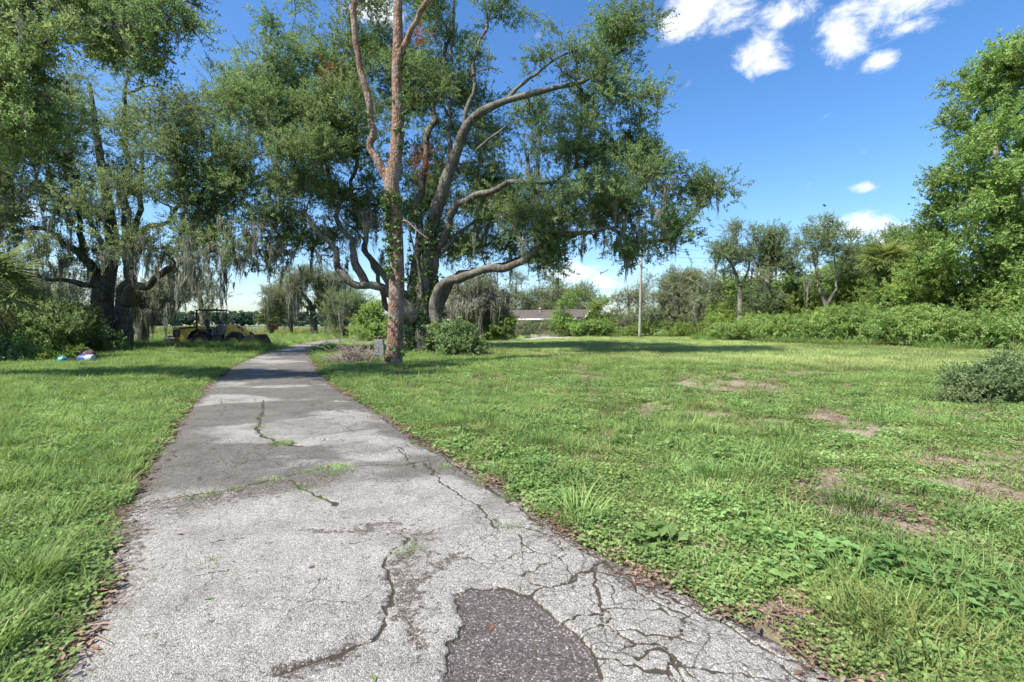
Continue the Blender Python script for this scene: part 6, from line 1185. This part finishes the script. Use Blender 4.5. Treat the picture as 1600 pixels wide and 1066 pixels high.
# farther lawn and the meadow
x, y = field(16000, 14, 48, 1.3); ok = ~on_road(x, y, .1) & (MEADOW_EDGE(x, y) < 0) & (x < 14) & (np.hypot(x - 5, (y - 57) * 1.3) > 4); ok &= g.uniform(size=len(x)) < 1 - .8 * bare_mask(x, y); x, y = x[ok], y[ok]
put('far_lawn', 'lawn_patch', x, y, g.uniform(.75, 1.25, len(x)) * np.where((x < -11) & (y < 32) & (y > 24.5), 1.9, 1.0), 'rough grass under and beyond the oaks', 'grass', .08)
x, y = field(23000, 11, 75, 1.25); ok = (MEADOW_EDGE(x, y) > 0) & ~on_road(x, y, .2) & (np.hypot((x - 5) / 4.6, (y - 57) / 3.6) > 1) & (x > -26); x, y = x[ok], y[ok]
put('meadow_grass', 'meadow_patch', x, y, g.uniform(.7, 1.15, len(x)), 'even light green meadow grass across the right and far field', 'grass', .06)
xm = g.uniform(-40, -12, 2600); ym = g.uniform(26.2, 60, 2600); ok = ~on_road(xm, ym, .2); xm, ym = xm[ok], ym[ok]
put('bank_grass', 'long_tuft', xm, ym, g.uniform(1.6, 2.8, len(xm)), 'tall rank grass around the parked loader', 'grass')
xb = g.uniform(-23, -13.6, 900); yb = g.uniform(26.2, 28.6, 900); ok = ~on_road(xb, yb, .2); xb, yb = xb[ok], yb[ok]
put('verge_grass', 'long_tuft', xb, yb, g.uniform(1.9, 2.9, len(xb)), 'fringe of tall grass in front of the loader wheels', 'grass')

# single tufts and plants one can point to
def blade_tuft(name, label, cat, px, py, n, rad, h0, h1, w, mat='grass', seed=0, lean=.8, heads=0):
    gp = G(px, py); gg = np.random.default_rng(300 + seed); b = B(); r = rad * np.sqrt(gg.uniform(0, 1, n)); az = gg.uniform(0, 6.28, n); z = float(terr(np.array([gp[0]]), np.array([gp[1]]))[0]) if not on_road(np.array([gp[0]]), np.array([gp[1]]))[0] else .008
    blades(b, np.stack([r * np.cos(az), r * np.sin(az), 0 * r - .01], 1), az + gg.normal(0, .6, n), gg.uniform(h0, h1, n), gg.uniform(.15, lean, n) + .4 * r / rad, w * gg.uniform(.7, 1.3, n)); return tag(b.build(name, M[mat], None, False, (gp[0], gp[1], z)), label, cat)
blade_tuft('grass_tuft', 'upright fountain of grass at the left edge beside the driveway', 'grass tuft', 48, 920, 130, .10, .14, .30, .0065, seed=1)
blade_tuft('grass_tuft', 'arching clump of long grass at the right edge of the driveway', 'grass tuft', 905, 815, 110, .15, .14, .36, .007, seed=2, lean=1.1)
blade_tuft('grass_tuft', 'pale sprawling long grass in the bottom right corner', 'grass tuft', 1450, 1020, 80, .26, .12, .36, .007, 'grass_dry', seed=3, lean=1.5)
blade_tuft('grass_tuft', 'lanky grass stalks low on the right beside the asphalt', 'grass tuft', 1340, 985, 46, .15, .14, .34, .008, seed=7, lean=1.0)
blade_tuft('spiky_plant', 'small stiff grey green spiky plant on bare sand at right', 'plant', 1437, 782, 16, .035, .10, .20, .010, 'palm_leaf', seed=4, lean=.35)
blade_tuft('grass_tuft', 'tall tuft in the middle of the right lawn', 'grass tuft', 1340, 795, 150, .2, .12, .27, .007, seed=5)
blade_tuft('grass_tuft', 'grass tuft near the right lawn weeds above the round leaved plant', 'grass tuft', 1115, 745, 130, .16, .12, .26, .007, seed=6)
blade_tuft('crack_weed', 'mossy green weed filling a crack in the driveway middle', 'weed', 519, 738, 620, .2, .02, .06, .005, 'grass', seed=8, lean=1.1)
blade_tuft('crack_weed', 'small grass clump beside the lengthwise crack farther up the driveway', 'weed', 441, 696, 220, .12, .03, .08, .006, seed=9, lean=1.1)
blade_tuft('crack_weed', 'thin flat weed along the crosswise crack', 'weed', 421, 754, 300, .13, .015, .045, .005, 'grass', seed=10, lean=1.1)
blade_tuft('crack_weed', 'farthest little tuft growing in the driveway', 'weed', 437, 624, 60, .13, .02, .07, .006, seed=11, lean=1.2)
cw = [(G(a_, b_), s_) for a_, b_, s_ in [(410, 640, .5), (408, 655, .6), (404, 672, .6), (412, 684, .6), (480, 770, .5), (505, 782, .5), (360, 768, .5), (300, 778, .5), (470, 742, .5), (780, 828, .4), (700, 735, .4), (655, 695, .5), (740, 755, .4), (790, 780, .5), (640, 868, .25), (335, 890, .2)]]
P = np.array([[c_[0] + dx_, c_[1] + dy_, .0] for c_, s_ in cw for dx_, dy_ in g.normal(0, .05, (5, 2))]); o = scatter('crack_grass', 'short_tuft', P, upright(len(P), .3), g.uniform(.3, .65, len(P))); tag(o, 'sparse grass sprouting along cracks of the driveway', 'grass')
def leafplant(name, label, px, py, n, rad, hmin, hmax, ll, lw, mat='weed', seed=0):
    gp = G(px, py); b = B(); rosette_maker(n, rad, hmin, hmax, ll, lw)(b, np.random.default_rng(400 + seed)); tag(b.build(name, M[mat], None, False, (gp[0], gp[1], float(terr(np.array([gp[0]]), np.array([gp[1]]))[0]))), label, 'plant')
leafplant('weed_plant', 'pale round leaved weed on the right edge of the driveway', 1025, 850, 46, .16, .04, .14, .085, .075, seed=1)
leafplant('weed_plant', 'bright broad leaved weed patch at the lower right', 1400, 895, 90, .26, .05, .18, .08, .045, seed=2)
leafplant('weed_plant', 'round leaved weed cluster left of the bright broad leaved patch', 1285, 860, 36, .11, .05, .14, .075, .065, seed=3)
leafplant('weed_plant', 'lush pointed leaved weeds near the bottom right corner', 1530, 950, 70, .22, .05, .17, .08, .04, seed=4)
def road_z(gp):
    c = [v.co.z for ob in bpy.data.objects if ob.name.startswith(('driveway', 'asphalt_slab', 'dark_patch')) for v in [min(ob.data.vertices, key=lambda v: (v.co.x - gp[0]) ** 2 + (v.co.y - gp[1]) ** 2)] if (v.co.x - gp[0]) ** 2 + (v.co.y - gp[1]) ** 2 < .0004]
    return max(c) if c else .02
for i, (px, py, mt, lab) in enumerate([(277, 839, 'dead_leaf', 'curled orange leaf lying left of centre on the driveway'), (766, 985, 'dead_leaf', 'orange leaf lying in the dark sunken patch'), (690, 873, 'litter', 'tan leaf among the loose gravel'), (493, 889, 'litter', 'tiny tan leaf on the plain grey asphalt'), (582, 1062, 'weed', 'fresh green leaf at the bottom edge of the driveway'), (319, 943, 'weed', 'tiny green leaf lying on the left half of the driveway')]):
    gp = G(px, py); b = B(); a_ = i * 1.3; leaves(b, np.zeros((1, 3)), np.array([[math.cos(a_), math.sin(a_), .03]]), np.array([[.1, .1, 1.]]), .05, .024, .12, .02); tag(b.build('fallen_leaf', M[mt], None, False, (gp[0], gp[1], road_z(gp) + .003)), lab, 'leaf', 'fallen leaves on the driveway')
